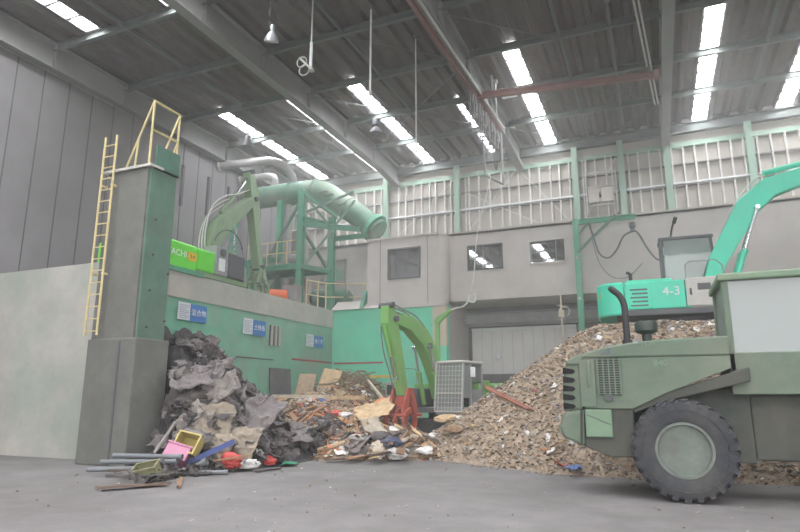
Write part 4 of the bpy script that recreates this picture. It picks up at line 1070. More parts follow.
M_mixed = mat('mixed_waste_base', (160, 140, 116), .95, var=.4, scale=8, dirt=(104, 92, 84), dirt_amt=.7, bump=.5, bscale=30)
M_darkheap = mat('dark_sheet_base', (48, 46, 48), .9, var=.4, scale=7, dirt=(92, 88, 86), dirt_amt=.7, bump=.5, bscale=20)
mound('rubble_heap', hR, -7, 9, 12.9, 23.2, .075, M_earth, .16, 'tan heap of earth and crushed rubble behind the wheel loader', 'rubble heap')
mound('mixed_waste_heap', hM, -12.48, -4.4, 13.1, 22.15, .08, M_mixed, .3, 'low heap of mixed brown waste before the mint walls', 'waste heap')
mound('dark_sheet_heap', hL, -12.48, -8.0, 10.5, 17.4, .07, M_darkheap, .34, 'dark core of the tall pile of torn sheets by the concrete pier', 'waste heap')

def sc(name, c, **k): return mat('scrap_' + name, c, .8, var=.2, scale=7, rnd=.22, dirt=(124, 112, 100), dirt_amt=.45, **k)
S_tan, S_brown, S_dbrown, S_orange = sc('tan', (198, 170, 132)), sc('brown', (150, 114, 84)), sc('dark_brown', (96, 78, 66)), sc('orange', (206, 132, 84))
S_white, S_blue, S_grey, S_dark = sc('white', (222, 220, 216)), sc('blue', (96, 124, 178)), sc('grey', (150, 146, 142)), sc('dark', (72, 70, 72))
S_red, S_green, S_earth, S_pale = sc('red', (188, 84, 76)), sc('green', (70, 158, 120)), sc('earth', (186, 168, 148)), sc('pale', (190, 178, 160))
S_d1, S_d2, S_d3, S_d4, S_beige = sc('sheet_black', (46, 44, 46)), sc('sheet_dark', (78, 74, 76)), sc('sheet_grey', (112, 106, 106)), sc('sheet_light', (134, 128, 123)), sc('sheet_beige', (150, 138, 122))
rg = random.Random(11)
def chips(name, h_, n, x0, x1, y0, y1, mats, wts, smin, smax, elong, label, cat, ycut=99):
    """tiny fragments nobody could count, one mesh"""
    b = MB(); k = 0
    cum = np.cumsum(wts) / sum(wts)
    while k < n:
        x, y = rg.uniform(x0, x1), rg.uniform(y0, y1)
        z = h_(x, y)
        if z < .03 and rg.random() > .12: continue
        if z < .005 and not (h_(x, y + .35) > .02 or h_(x + .3, y) > .02 or h_(x - .3, y) > .02): continue
        k += 1
        s = smin + (smax - smin) * rg.random() ** 2.5
        L_ = s * rg.uniform(1, elong)
        e = Matrix.Rotation(rg.uniform(0, 6.3), 3, 'Z') @ Matrix.Rotation(rg.uniform(-.7, .7), 3, 'X') @ Matrix.Rotation(rg.uniform(-.6, .6), 3, 'Y')
        c = Vector((x, y, max(z, 0.005) + s * .1 + noise.noise((x * 2.2, y * 2.2, 3)) * .05))
        t = s * rg.uniform(.12, .5)
        j = lambda: rg.uniform(.6, 1.15)
        vs = []
        for sx in (-1, 1):
            for sy in (-1, 1):
                u, v_ = j(), j()
                for sz in (-1, 1): vs.append(c + e @ Vector((sx * L_ * u / 2, sy * s * v_ / 2, sz * t / 2)))
        b.m = int(np.searchsorted(cum, rg.random()))
        b.add(vs, [(0, 1, 3, 2), (4, 6, 7, 5), (0, 4, 5, 1), (2, 3, 7, 6), (0, 2, 6, 4), (1, 5, 7, 3)])
    o = b.build(name, mats)
    return tag(o, label, cat, kind='stuff')
chips('rubble', hR, 26000, -6.9, 3.0, 12.9, 17.6, [S_earth, S_grey, S_tan, S_white, S_brown, S_dbrown, S_blue], [52, 14, 16, 6, 9, 8, .4], .01, .065, 2.0, 'small crushed fragments covering the tan rubble heap', 'rubble')
chips('rubble', hR, 2500, 3.0, 9.0, 12.9, 18, [S_earth, S_grey, S_tan, S_white, S_brown], [40, 22, 14, 5, 10], .03, .12, 2.0, 'small crushed fragments on the far end of the rubble heap behind the loader cab', 'rubble')
chips('litter', hM, 14000, -12.35, -4.5, 13.2, 21.95, [S_tan, S_brown, S_dbrown, S_white, S_orange, S_grey, S_red, S_blue], [30, 22, 10, 13, 8, 17, 2, 1], .015, .1, 4.5, 'small splinters and scraps covering the mixed waste heap', 'litter')
chips('litter', lambda x, y: .012, 220, -11, 2.0, 6.0, 13.4, [S_grey, S_dbrown, S_earth, S_white], [5, 5, 2, .2], .012, .04, 2.0, 'tiny crumbs of rubble scattered over the bare concrete floor', 'litter')

# ---- countable scraps: a few shapes of each kind, copied
def crumple(seed, n=18, creases=7, amp=.5, asp=1.0, rag=.22, thick=.012, m=None, bend=.0):
    """creased torn sheet about 1 m across: sharp folds, overhangs, ragged outline"""
    q = random.Random(seed)
    D = [(q.uniform(0, PI), q.uniform(-.35, .35), q.uniform(.25, 1) * q.choice((-1, 1))) for _ in range(creases)]
    sd = q.uniform(0, 99)
    def rid(x, y, f, o): return 1 - 2 * abs(noise.noise((x * f + sd, y * f + o, o)))
    vs, fs = [], []
    for j in range(n):
        for i in range(n):
            u, v_ = i / (n - 1) * 2 - 1, j / (n - 1) * 2 - 1
            r_ = max(abs(u), abs(v_))
            a = math.atan2(v_, u)
            k = 1 + rag * r_ * (noise.noise((math.cos(a) * 1.4 + sd, math.sin(a) * 1.4, 0)) * 1.6 + .8 * noise.noise((math.cos(a) * 4 + sd, math.sin(a) * 4, 4)))
            x, y = u * k * .5, v_ * k * .5 * asp
            z = sum(w_ * abs(x * math.cos(t) + y * math.sin(t) - c) for t, c, w_ in D) * amp / max(1, creases ** .5)
            z += amp * (rid(x, y, 2.6, 1) * .16 + rid(x, y, 6, 5) * .07) + noise.noise((x * 13 + sd, y * 13, 2)) * .02 - bend * (x * x + y * y)
            x += amp * rid(x, y, 2.4, 11) * .09; y += amp * rid(x, y, 2.4, 23) * .09
            vs.append((x, y, z))
    mz = sum(p[2] for p in vs) / len(vs)
    vs = [(p[0], p[1], p[2] - mz) for p in vs]
    for j in range(n - 1):
        for i in range(n - 1): fs.append((j * n + i, j * n + i + 1, (j + 1) * n + i + 1, (j + 1) * n + i))
    me = bpy.data.meshes.new('crumpled_sheet'); me.from_pydata(vs, [], fs)
    me.polygons.foreach_set('use_smooth', [True] * len(fs)); me.set_sharp_from_angle(angle=R(28))
    me.materials.append(m)
    return me
def plank_mesh(seed, L_, w, t, m):
    q = random.Random(seed); b = MB()
    def end(x, s):
        return [(x + s * q.uniform(-.1, .12) * L_ * .6, w * (k / 3 - .5)) for k in range(4)]
    a, c = end(-L_ / 2, -1), end(L_ / 2, 1)
    b.prism(a[::-1] + c, 'z', -t / 2, t / 2)
    me = bpy.data.meshes.new('plank'); me.from_pydata([tuple(v) for v in b.v], [], b.f); me.materials.append(m)
    return me
def chunk_mesh(seed, m, sx=1, sy=1, sz=.7):
    import bmesh
    bm = bmesh.new(); bmesh.ops.create_icosphere(bm, subdivisions=2, radius=.5)
    q = random.Random(seed); sd = q.uniform(0, 50)
    for v in bm.verts:
        k = 1 + noise.noise(v.co * 2 + Vector((sd, 0, 0))) * .6 + noise.noise(v.co * 5 + Vector((sd, 3, 0))) * .25
        v.co = Vector((v.co.x * sx, v.co.y * sy, v.co.z * sz)) * k
    me = bpy.data.meshes.new('chunk'); bm.to_mesh(me); bm.free(); me.materials.append(m)
    return me
def bag_mesh(seed, m, flat=.6, fold=.35):
    """slumped sack or bundle of cloth with folds"""
    import bmesh
    bm = bmesh.new(); bmesh.ops.create_icosphere(bm, subdivisions=4, radius=.5)
    q = random.Random(seed); sd = q.uniform(0, 50)
    for v in bm.verts:
        p = v.co.copy()
        n1 = noise.noise(p * 1.6 + Vector((sd, 0, 0)))
        n2 = abs(noise.noise(p * 4 + Vector((sd, 5, 0)))) * 2
        n3 = abs(noise.noise(p * 9 + Vector((0, sd, 0))))
        k = 1 + n1 * .5 - n2 * fold * .6 - n3 * fold * .35
        z = p.z * flat
        if z < -.16: z = -.16 + (z + .16) * .2
        v.co = Vector((p.x * k, p.y * k, z * (1 + n1 * .5 - n2 * .3)))
    me = bpy.data.meshes.new('bundle'); bm.to_mesh(me); bm.free()
    me.polygons.foreach_set('use_smooth', [True] * len(me.polygons)); me.materials.append(m)
    return me
def drop(name, me, x, y, z, s, n_=None, spin=None, tilt=.35, label='', cat='', group=None, thick=0, flat=False):
    o = bpy.data.objects.new(name, me); COL.objects.link(o)
    n_ = n_ or Vector((0, 0, 1))
    d = (n_ + Vector((rg.uniform(-1, 1), rg.uniform(-1, 1), rg.uniform(-.3, .3))) * tilt).normalized()
    M = d.to_track_quat('Z', 'Y').to_matrix() @ Matrix.Rotation(rg.uniform(0, 6.28) if spin is None else spin, 3, 'Z')
    o.rotation_euler = M.to_euler(); o.location = (x, y, z); o.scale = (s, s, s) if not isinstance(s, tuple) else s
    if thick:
        md = o.modifiers.new('t', 'SOLIDIFY'); md.thickness = thick / (s if not isinstance(s, tuple) else s[0])
    return tag(o, label, cat, group)

# dark pile of torn sheets
DK = [crumple(100 + i, amp=1.0, creases=9, n=20, asp=rg.uniform(.6, 1.1), m=m) for i, m in enumerate([S_d1, S_d2, S_d2, S_d3, S_d1, S_d2, S_d3, S_d4, S_d2])]
cnt = 0
while cnt < 285:
    x, y = rg.uniform(-12.05, -8.3), rg.uniform(10.8, 15.8)
    z = hL(x, y)
    if z < .12: continue
    if x < -10.9 and y < 12.3: continue
    cnt += 1
    hi = z > 2.0
    drop('torn_sheet', DK[rg.randrange(len(DK) - (0 if not hi else 2))], x, y, z + rg.uniform(0, .12), rg.uniform(.3, .62) if hi else rg.uniform(.35, .8), nrm(hL, x, y, .25), tilt=.55 if hi else .4,
         label='crumpled dark grey torn sheet in the tall pile between the pier and the mint wall', cat='torn sheet', group='dark torn sheets in the tall pile', thick=.018)
ST = [crumple(140 + i, amp=.45, creases=5, asp=.22, m=m) for i, m in enumerate([S_d1, S_d2, S_d3, S_d2])]
for i in range(42):
    x, y = rg.uniform(-11.0, -8.8), rg.uniform(10.9, 12.6)
    z = hL(x, y)
    drop('sheet_strip', ST[i % 4], x, y, z + .12, rg.uniform(.8, 1.5), nrm(hL, x, y, .25), spin=rg.uniform(-.5, .5) if i % 3 else rg.uniform(1.2, 1.9), tilt=.3, label='long narrow strip torn from dark sheeting on the front of the tall pile', cat='sheet strip', group='dark strips on the tall pile', thick=.015)
PL = [crumple(170 + i, amp=.7, creases=7, asp=.75, m=m, rag=.14, n=24) for i, m in enumerate([S_d4, S_beige, S_d3])]
def special(name, me, px, s, n_, label, cat, spin=0, tilt=.0, thick=.015):
    return drop(name, me, px[0], px[1], px[2], s, Vector(n_), spin, tilt, label, cat, None, thick)
special('torn_sheet', PL[2], (-10.35, 11.5, 1.98), (.95, .95, .8), (.35, -.75, .5), 'wide rounded grey sheet bulging from the upper left of the tall pile', 'torn sheet', .3)
special('torn_sheet', PL[0], (-9.6, 11.75, 1.75), (.85, .85, .7), (.2, -.85, .45), 'pale grey flat sheet in the middle of the tall pile', 'torn sheet', .6)
special('torn_sheet', PL[2], (-10.0, 12.0, 2.15), (.65, .65, .8), (.5, -.8, .3), 'folded grey sheet just above the pale flat sheet in the tall pile', 'torn sheet', 1.4)
special('torn_sheet', PL[1], (-9.45, 11.2, 1.0), (1.0, 1.0, .6), (.15, -.8, .5), 'large beige torn sheet on the lower front of the tall pile', 'torn sheet', .2)
special('torn_sheet', PL[0], (-9.85, 11.1, 1.1), (.65, .7, .8), (.0, -.9, .4), 'light grey crumpled sheet left of the large beige sheet', 'torn sheet', 1.0)
special('torn_sheet', PL[1], (-8.6, 11.4, .5), (.85, .9, .8), (.3, -.9, .35), 'beige folded sheet hanging to the floor behind the red bags', 'torn sheet', 1.5)
special('torn_sheet', PL[1], (-8.85, 10.95, .48), (.6, .75, .8), (-.2, -.9, .3), 'dirty white cloth drooping between the yellow box and the red bag', 'cloth', 1.3)
special('torn_sheet', PL[2], (-8.9, 12.4, 1.15), (1.1, 1.1, .9), (.6, -.6, .5), 'grey sheet slumped over the right flank of the tall pile', 'torn sheet', .9)
special('torn_sheet', PL[2], (-8.75, 13.2, .62), (1.2, 1.0, .9), (.4, -.7, .6), 'dark grey tarpaulin where the tall pile meets the mixed waste', 'tarpaulin', .2)

# things lying at the foot of the tall pile
def crate(name, label, loc, rot, sx, sy, sz, m, cat, slots=True):
    t = thing(name, label, cat, loc); t.rotation_euler = rot
    b = MB(); w = .015
    b.box(-sx, sx, -sy, sy, 0, w).box(-sx, -sx + w, -sy, sy, 0, sz).box(sx - w, sx, -sy, sy, 0, sz).box(-sx, sx, -sy, -sy + w, 0, sz).box(-sx, sx, sy - w, sy, 0, sz)
    b.build('crate_body', m, t, bevel=.006)
    b = MB(); b.box(-sx - .02, sx + .02, -sy - .02, -sy + w, sz - .03, sz + .01).box(-sx - .02, sx + .02, sy - w, sy + .02, sz - .03, sz + .01).box(-sx - .02, -sx + w, -sy, sy, sz - .03, sz + .01).box(sx - w, sx + .02, -sy, sy, sz - .03, sz + .01)
    b.build('rim', m, t, bevel=.005)
    if slots:
        for k in range(3):
            b = MB(); b.box(-sx + .06 + k * sx * .62, -sx + .06 + k * sx * .62 + sx * .4, -sy - .004, -sy + .003, sz * .35, sz * .6); b.build('grip_slot', M_dark, t)
    return t
M_pink = mat('pink_plastic', (186, 124, 150), .5, var=.1, dirt=(160, 110, 130), dirt_amt=.4)
M_ybox = mat('old_yellow_plastic', (188, 172, 104), .6, var=.12, dirt=(130, 118, 84), dirt_amt=.5)
crate('plastic_crate', 'pink plastic crate tipped over at the foot of the dark pile', (-9.42, 10.15, .22), (R(-38), R(18), R(30)), .24, .19, .34, M_pink, 'crate', False)
yb = crate('plastic_box', 'dull yellow plastic box lodged upright in the dark pile', (-9.38, 10.62, .48), (R(62), R(12), R(14)), .24, .2, .32, M_ybox, 'box')
t = thing('blue_board', 'long blue board leaning in the foot of the dark pile', 'board', (-9.0, 10.5, .3))
b = MB(); b.bar((-9.45, 10.35, .12), (-8.5, 10.95, .62), .05, .11); b.build('board', mat('blue_plastic', (70, 86, 138), .55, var=.12), t, world=True)
RB = bag_mesh(5, mat('red_plastic', (180, 68, 62), .45, var=.1), .85)
b1 = drop('red_bag', RB, -8.42, 10.85, .17, (.52, .42, .5), tilt=0, spin=.3, label='red plastic bag on the floor in front of the beige folded sheet', cat='bag')
b2 = drop('red_bag', bag_mesh(8, MATS['red_plastic'], .7), -8.28, 11.95, .13, (.55, .3, .36), tilt=0, spin=-.2, label='smaller red bag on the floor beside the flat green rag', cat='bag')
drop('white_bag', bag_mesh(12, S_white, .6), -8.22, 11.15, .12, (.5, .42, .42), tilt=0, spin=1, label='whitish plastic bag between the two red bags', cat='bag')
drop('green_rag', crumple(301, amp=.25, asp=.5, m=mat('green_rag_cloth', (60, 140, 108), .8, var=.15)), -7.98, 12.35, .07, (.62, .6, .7), tilt=.05, spin=.2, label='flat green rag on the concrete floor right of the red bags', cat='rag', thick=.012)
def pipe(label, p, q, r, m=M_gduct):
    t = thing('plastic_pipe', label, 'pipe', p)
    b = MB(); p, q = Vector(p), Vector(q); d = (q - p).normalized()
    b.tube([p, q], r, 12, caps=False); b.tube([q, p], r * .86, 12, caps=False)
    b.build('pipe_run', m, t, world=True, smooth=True)
    b = MB(); b.lathe([(r * .9, -.04), (r * 1.2, -.04), (r * 1.2, .05), (r * .9, .05)], q, d, 14, close=True); b.build('socket', m, t, world=True, smooth=True)
    return t
M_gp = mat('grey_pvc', (116, 120, 124), .5, var=.1, dirt=(104, 98, 94), dirt_amt=.4)
pipe('upper grey plastic pipe lying across the foot of the dark pile beside the pier', (-10.6, 9.7, .36), (-9.1, 10.0, .36), .05, M_gp)
pipe('second grey plastic pipe lying just under the upper one', (-10.6, 9.4, .26), (-9.0, 9.75, .30), .045, M_gp)
pipe('third grey plastic pipe pointing at the pier, lowest of the bundle', (-10.6, 9.1, .14), (-9.5, 9.45, .18), .05, M_gp)
pipe('long grey pipe flat on the concrete in front of the red bag', (-9.35, 9.85, .05), (-8.3, 10.45, .05), .045, M_gp)
pipe('short stub of grey pipe standing near the pink crate', (-9.1, 10.35, .08), (-8.85, 10.45, .22), .07, M_gp)
pipe('pale pipe slanting up into the left side of the dark pile', (-10.35, 10.4, .15), (-10.15, 10.9, .95), .04, S_grey)
crate('machine_casing', 'olive machine casing with an open side among the floor scrap', (-8.85, 8.95, .08), (R(20), R(-12), R(25)), .21, .16, .26, mat('olive_plastic', (142, 142, 104), .6, var=.2, dirt=(90, 86, 70), dirt_amt=.6), 'casing')
for i, (x, y, z, L_, w, sp, m, lab) in enumerate(((-8.6, 8.35, .05, 1.1, .24, .1, S_dbrown, 'dark brown board lying flat on the floor nearest the camera'), (-8.15, 9.0, .05, 1.2, .07, -.05, S_brown, 'thin brown lath pointing right on the floor'),
                           (-8.9, 8.7, .16, .9, .12, .7, S_dark, 'black charred board leaning over the brown board'), (-9.2, 8.9, .22, 1.0, .1, -.4, S_dbrown, 'dark lath crossing behind the olive casing'),
                           (-7.85, 11.3, .03, .7, .1, .15, S_dark, 'flat dark slat on the floor behind the whitish bag'), (-8.35, 10.7, .3, .7, .07, 1.9, S_brown, 'brown stick propped against the red bag'), (-9.35, 9.6, .12, .8, .16, .5, S_grey, 'grey board under the plastic pipes'))):
    drop('board', plank_mesh(700 + i, L_, w, .035, m), x, y, z, 1, tilt=.12, spin=sp, label=lab, cat='board')
for i in range(16):
    x, y = rg.uniform(-10.4, -8.5), rg.uniform(8.7, 10.4)
    if x < -11 + (y - 8) * .2: continue
    drop('rag', crumple(720 + i, amp=.8, m=[S_d1, S_d2, S_dark, S_d3][i % 4]), x, y, .1, rg.uniform(.3, .55), tilt=.5, label='dark rag among the pipes and boards on the floor by the pier', cat='rag', group='dark rags on the floor', thick=.012)

# mixed waste heap
WD = [plank_mesh(200 + i, L_, w, t, m) for i, (L_, w, t, m) in enumerate(((.7, .09, .03, S_tan), (.5, .06, .04, S_brown), (.9, .07, .03, S_tan), (.4, .14, .02, S_brown), (.6, .05, .05, S_dbrown), (.35, .18, .02, S_tan), (1.1, .08, .03, S_brown), (.5, .12, .015, S_orange), (.8, .05, .05, S_dbrown)))]
WL = ['pale splintered board end on the mixed waste heap', 'brown splintered stick on the mixed waste heap', 'dark brown broken lath on the mixed waste heap', 'orange tinted board scrap on the mixed waste heap']
WI = [0, 1, 0, 1, 2, 0, 1, 3, 2]
cnt = 0
while cnt < 290:
    x, y = rg.uniform(-11.9, -5.0), rg.uniform(13.3, 21.4)
    if rg.random() < .35: y = rg.uniform(13.5, 17)
    z = hM(x, y)
    if z < .1 or (-8.2 < x < -5 and 16.9 < y < 21.5): continue
    cnt += 1
    k = rg.randrange(9)
    drop('wood_scrap', WD[k], x, y, z + .05, rg.uniform(.7, 1.3), nrm(hM, x, y), tilt=.45, label=WL[WI[k]], cat='wood scrap', group=['pale', 'brown', 'dark brown', 'orange tinted'][WI[k]] + ' wood scraps on the mixed waste heap')
PS = [crumple(240 + i, amp=.8, n=9, asp=.8, m=m) for i, m in enumerate((S_white, S_grey, S_white, S_blue, S_pale, S_orange, S_red))]
PN = ['white', 'grey', 'white', 'blue', 'buff', 'orange', 'red']
def litter(h_, n, x0, x1, y0, y1, s0, s1, where, wt, ok=lambda x, y: True):
    c = 0
    while c < n:
        x, y = rg.uniform(x0, x1), rg.uniform(y0, y1); z = h_(x, y)
        if z < .08 or not ok(x, y): continue
        c += 1; k = rg.choices(range(7), wt)[0]
        drop('plastic_scrap', PS[k], x, y, z + .05, rg.uniform(s0, s1), nrm(h_, x, y), tilt=.4, label='crumpled %s plastic scrap on the %s' % (PN[k], where), cat='plastic scrap', group='%s plastic scraps on the %s' % (PN[k], where), thick=.006)
litter(hM, 95, -12.2, -5, 13.4, 21, .14, .36, 'mixed waste heap', [5, 4, 4, 1, 5, 2, 1.5], lambda x, y: not (-8.2 < x < -5 and 16.9 < y < 21.5))
litter(hR, 110, -6.2, 2.6, 13.2, 17, .07, .2, 'rubble heap', [6, 5, 5, 1, 5, .4, .5])
litter(hL, 8, -10, -8.5, 11, 12.5, .2, .35, 'tall dark pile', [3, 4, 2, 1, 2, 0, 0])
RK = [chunk_mesh(300 + i, m, 1, rg.uniform(.6, 1), rg.uniform(.4, .8)) for i, m in enumerate((S_earth, S_grey, S_earth, S_tan, S_grey, S_dbrown))]
RN = ['tan', 'grey', 'tan', 'tan', 'grey', 'dark']
c = 0
while c < 190:
    x, y = rg.uniform(-6.3, 2.4), rg.uniform(13.1, 17.2); z = hR(x, y)
    if z < .03: continue
    c += 1; k = rg.randrange(6)
    drop('rubble_chunk', RK[k], x, y, z + .03, rg.uniform(.05, .14), tilt=.8, label=RN[k] + ' lump of broken rubble on the tan rubble heap', cat='rubble chunk', group=RN[k] + ' rubble lumps on the rubble heap')
c = 0
while c < 90:
    x, y = rg.uniform(-6.0, 2.4), rg.uniform(13.2, 17.2); z = hR(x, y)
    if z < .05: continue
    c += 1; k = rg.choice((0, 1, 3, 4, 4, 1))
    drop('wood_splinter', WD[k], x, y, z + .03, rg.uniform(.2, .5), nrm(hR, x, y), tilt=.3, label=['pale', 'brown', '', 'brown', 'dark brown'][k] + ' wood splinter stuck in the rubble heap', cat='wood splinter', group=['pale', 'brown', '', 'brown', 'dark brown'][k] + ' wood splinters in the rubble heap')
drop('board', plank_mesh(410, 1.9, .09, .04, sc('rust', (150, 84, 64))), -3.55, 15.3, hR(-3.55, 15.3) + .08, 1, nrm(hR, -3.55, 15.3), spin=2.75, tilt=0, label='long rust-brown lath lying up the slope of the rubble heap', cat='board')
drop('blue_sheet', crumple(420, amp=.5, asp=.5, m=S_blue), -1.75, 13.2, .15, (.75, .6, .6), tilt=.1, spin=.2, label='blue plastic sheet at the foot of the rubble heap, left of the loader wheel', cat='plastic sheet', thick=.008)
drop('red_scrap', crumple(421, amp=.5, m=S_red), -1.95, 13.35, .2, .3, tilt=.2, label='small red scrap on top of the blue plastic sheet', cat='scrap', thick=.008)
# larger pieces on the mixed heap
def slab(label, name, p, q, w, t, m, cat='board', up=(0, 0, 1)):
    b = MB(); c_ = (Vector(p) + Vector(q)) / 2
    b.bar(Vector(p) - c_, Vector(q) - c_, w, t, up)
    o = b.build(name, m); o.location = c_
    return tag(o, label, cat)
slab('long pale grey plank lying flat at the top left of the mixed waste heap', 'plank', (-11.6, 16.3, 1.55), (-9.4, 16.5, 1.55), .2, .1, S_pale)
slab('yellowish plank lying flat in the middle of the mixed waste heap', 'plank', (-10.4, 18.1, 1.5), (-9.0, 18.2, 1.5), .14, .12, S_tan)
slab('pale pole lying slanted beside the excavator arm on the waste heap', 'pole', (-9.6, 19.7, 2.1), (-8.5, 18.9, 1.3), .08, .08, S_pale)
slab('tall plywood board leaning in the corner, right of the buff board', 'plywood_board', (-11.15, 19.1, 1.35), (-10.95, 19.6, 2.5), .78, .02, S_tan, up=(0, -1, .4))
slab('buff plywood board leaning against the mint wall, left of the tall plywood board', 'plywood_board', (-11.9, 19.0, 1.3), (-11.9, 19.4, 2.35), .72, .02, sc('buff', (176, 152, 126)), up=(0, -1, .4))
slab('narrow orange plywood offcut leaning on the tall plywood board', 'plywood_board', (-10.65, 19.0, 1.3), (-10.7, 19.3, 1.9), .35, .02, S_orange, up=(0, -1, .4))
slab('dark grey board leaning on the mint wall under the barred slot', 'dark_board', (-12.38, 18.4, 1.35), (-12.46, 18.4, 2.52), .04, 1.3, M_dgrey, up=(0, 1, 0))
drop('red_cloth', bag_mesh(31, S_red, .5), -9.2, 16.4, 1.05, (.9, .6, .5), tilt=.1, spin=.3, label='red cloth bundle in the middle of the mixed waste heap', cat='cloth bundle')
drop('white_cloth', bag_mesh(32, S_white, .5), -8.65, 16.3, 1.0, (.7, .5, .45), tilt=.1, spin=.8, label='white cloth bundle right of the red one on the waste heap', cat='cloth bundle')
drop('grey_cloth', bag_mesh(33, S_d2, .5), -8.15, 16.2, .95, (.9, .6, .5), tilt=.1, spin=.1, label='dark grey cloth bundle right of the white one on the waste heap', cat='cloth bundle')
drop('orange_scrap', bag_mesh(34, sc('bright_orange', (232, 110, 48)), .5), -7.55, 14.95, .52, (.4, .3, .3), tilt=.1, label='bright orange bag scrap at the front of the mixed waste heap', cat='bag')
for i, (x, y, z, s, sp, m, lab) in enumerate(((-7.6, 16.0, 1.15, 1.1, .3, S_tan, 'large tan cardboard sheet left of the red grapple'), (-7.9, 17.3, 1.3, .9, 1.2, S_orange, 'orange-tan cardboard sheet behind the large tan one'), (-7.2, 15.2, .75, .8, 2.0, S_pale, 'pale cardboard sheet in front of the large tan one'))):
    drop('cardboard_sheet', crumple(430 + i, amp=.3, creases=3, m=m, asp=.7), x, y, z, s, Vector((.1, -.6, .8)), tilt=.1, spin=sp, label=lab, cat='cardboard', thick=.01)
for i, (x, y, s, m, lab) in enumerate(((-6.95, 14.8, .75, S_d2, 'dark grey sack in front of the red grapple'), (-6.45, 14.7, .7, sc('navy', (66, 74, 100)), 'dark blue sack right of the dark grey one'), (-7.35, 14.55, .6, S_grey, 'mid grey sack left of the dark grey one'), (-6.2, 14.35, .75, S_white, 'whitish plastic sack at the front of the waste heap near the rubble'),
                                       (-5.55, 14.8, .6, S_white, 'pale sack leaning on the left foot of the rubble heap'), (-5.45, 16.1, .7, S_tan, 'tan sack behind the pale one at the foot of the rubble heap'), (-5.0, 15.3, .55, sc('brown_sack', (140, 112, 84)), 'brown sack half buried in the left foot of the rubble heap'))):
    drop('sack', bag_mesh(440 + i, m, .55), x, y, max(hM(x, y), hR(x, y)) + .14, (s, s * .75, s * .7), tilt=.1, label=lab, cat='sack')
for i in range(26):
    x, y = rg.uniform(-9.6, -5.4), rg.uniform(13.7, 15.6)
    z = hM(x, y)
    if z < .05: continue
    drop('rag', crumple(460 + i % 6, amp=.7, m=[S_d2, S_d3, S_grey, S_dbrown, S_pale, S_d1][i % 6]), x, y, z + .08, rg.uniform(.35, .65), nrm(hM, x, y), tilt=.35, label='%s rag at the front edge of the mixed waste heap' % ['dark grey', 'grey', 'light grey', 'brown', 'buff', 'blackish'][i % 6], cat='rag', group='%s rags on the mixed waste heap' % ['dark grey', 'grey', 'light grey', 'brown', 'buff', 'blackish'][i % 6], thick=.012)
for i in range(5):
    drop('board', plank_mesh(480 + i, 1.3 + .2 * i, .2, .03, [S_dbrown, S_brown, S_tan][i % 3]), -7.2 + i * .3, 13.75 + .12 * i, .07 + .05 * i, 1, tilt=.04, spin=.1 * i - .15, label='flat %s board on the floor at the front edge of the waste heap' % ['dark brown', 'brown', 'pale'][i % 3], cat='board', group='%s boards at the front edge of the waste heap' % ['dark brown', 'brown', 'pale'][i % 3])
# tangle of branches
M_bark = sc('bark', (128, 112, 84))
BR = []
for i in range(6):
    q = random.Random(500 + i); P = [Vector((-.6, 0, 0))]
    for k in range(5): P.append(P[-1] + Vector((.24, q.uniform(-.09, .09), q.uniform(-.09, .09))))
    b = MB(); b.tube(P, [.035, .03, .026, .02, .015, .008], 6)
    for k in (2, 3): b.tube([P[k], P[k] + Vector((.15, q.choice((-1, 1)) * .14, .12)), P[k] + Vector((.3, q.choice((-1, 1)) * .2, .2))], [.016, .012, .006], 5)
    me = bpy.data.meshes.new('branch'); me.from_pydata([tuple(v) for v in b.v], [], b.f); me.materials.append(M_bark); BR.append(me)
for i in range(90):
    x, y = rg.gauss(-10.3, .75), rg.gauss(20.2, .6)
    if not (-12 < x < -8.6 and 18.8 < y < 21.8): continue
    drop('branch', BR[i % 6], x, y, hM(x, y) + rg.uniform(.02, .3), rg.uniform(.6, 1.2), nrm(hM, x, y), tilt=.6, label='bare brown branch in the tangle before the mint back wall', cat='branch', group='branches in the tangle before the mint back wall')
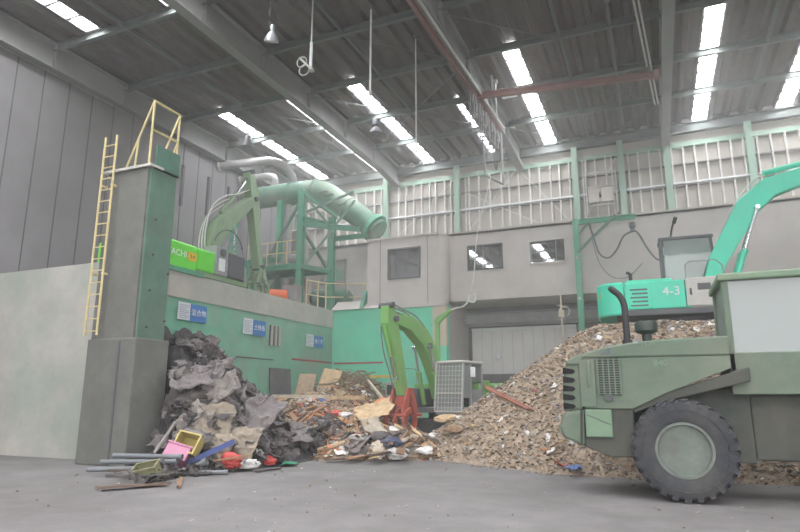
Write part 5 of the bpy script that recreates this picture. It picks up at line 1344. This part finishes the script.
#@@PART5
# ------------------------------------------------------------------ dust in the air
def haze(name, label, x0, x1, y0, y1, z0, z1, dens):
    b = MB(); b.box(x0, x1, y0, y1, z0, z1)
    m = bpy.data.materials.new(name); m.use_nodes = True
    nt = m.node_tree; nt.nodes.remove(nt.nodes['Principled BSDF'])
    v = nt.nodes.new('ShaderNodeVolumeScatter'); v.inputs['Color'].default_value = (.97, .97, .95, 1)
    
    N, L = nt.nodes, nt.links
    sep = N.new('ShaderNodeSeparateXYZ'); L.new(N.new('ShaderNodeNewGeometry').outputs['Position'], sep.inputs[0])
    r1 = N.new('ShaderNodeMapRange'); r1.interpolation_type = 'SMOOTHSTEP'; L.new(sep.outputs['Y'], r1.inputs['Value'])
    for k_, x_ in zip(('From Min', 'From Max', 'To Min', 'To Max'), (9.0, 19.0, dens * .15, dens)): r1.inputs[k_].default_value = x_
    L.new(r1.outputs['Result'], v.inputs['Density'])
    v.inputs['Anisotropy'].default_value = .2
    nt.links.new(v.outputs[0], nt.nodes['Material Output'].inputs['Volume'])
    o = b.build(name, m); o.display_type = 'WIRE'
    return tag(o, label, 'haze', kind='stuff')
haze('dust_haze', 'thin dust hanging in the air of the hall', -18.3, 13.3, -16.5, 27.4, -.5, 13.5, .0125)

# ------------------------------------------------------------------ daylight and camera
w = bpy.data.worlds.new('world'); scene.world = w; w.use_nodes = True
bg = w.node_tree.nodes['Background']; bg.inputs['Color'].default_value = (.98, .98, 1.0, 1); bg.inputs['Strength'].default_value = 1.9
cd = bpy.data.cameras.new('camera'); cam = bpy.data.objects.new('camera', cd); COL.objects.link(cam)
cam.location = (0, 0, 1.6); cam.rotation_euler = (R(90 + 12.1), 0, R(22.96))
cd.sensor_width = 36; cd.lens = 27.0; cd.clip_end = 300
scene.camera = cam
cy = scene.cycles
cy.max_bounces = 8; cy.diffuse_bounces = 5; cy.glossy_bounces = 4; cy.transparent_max_bounces = 12; cy.volume_bounces = 1
cy.use_denoising = True
vs = scene.view_settings
vs.view_transform = 'Standard'; vs.look = 'None'; vs.gamma = 1.0; vs.use_curve_mapping = False
vs.exposure = 0.78
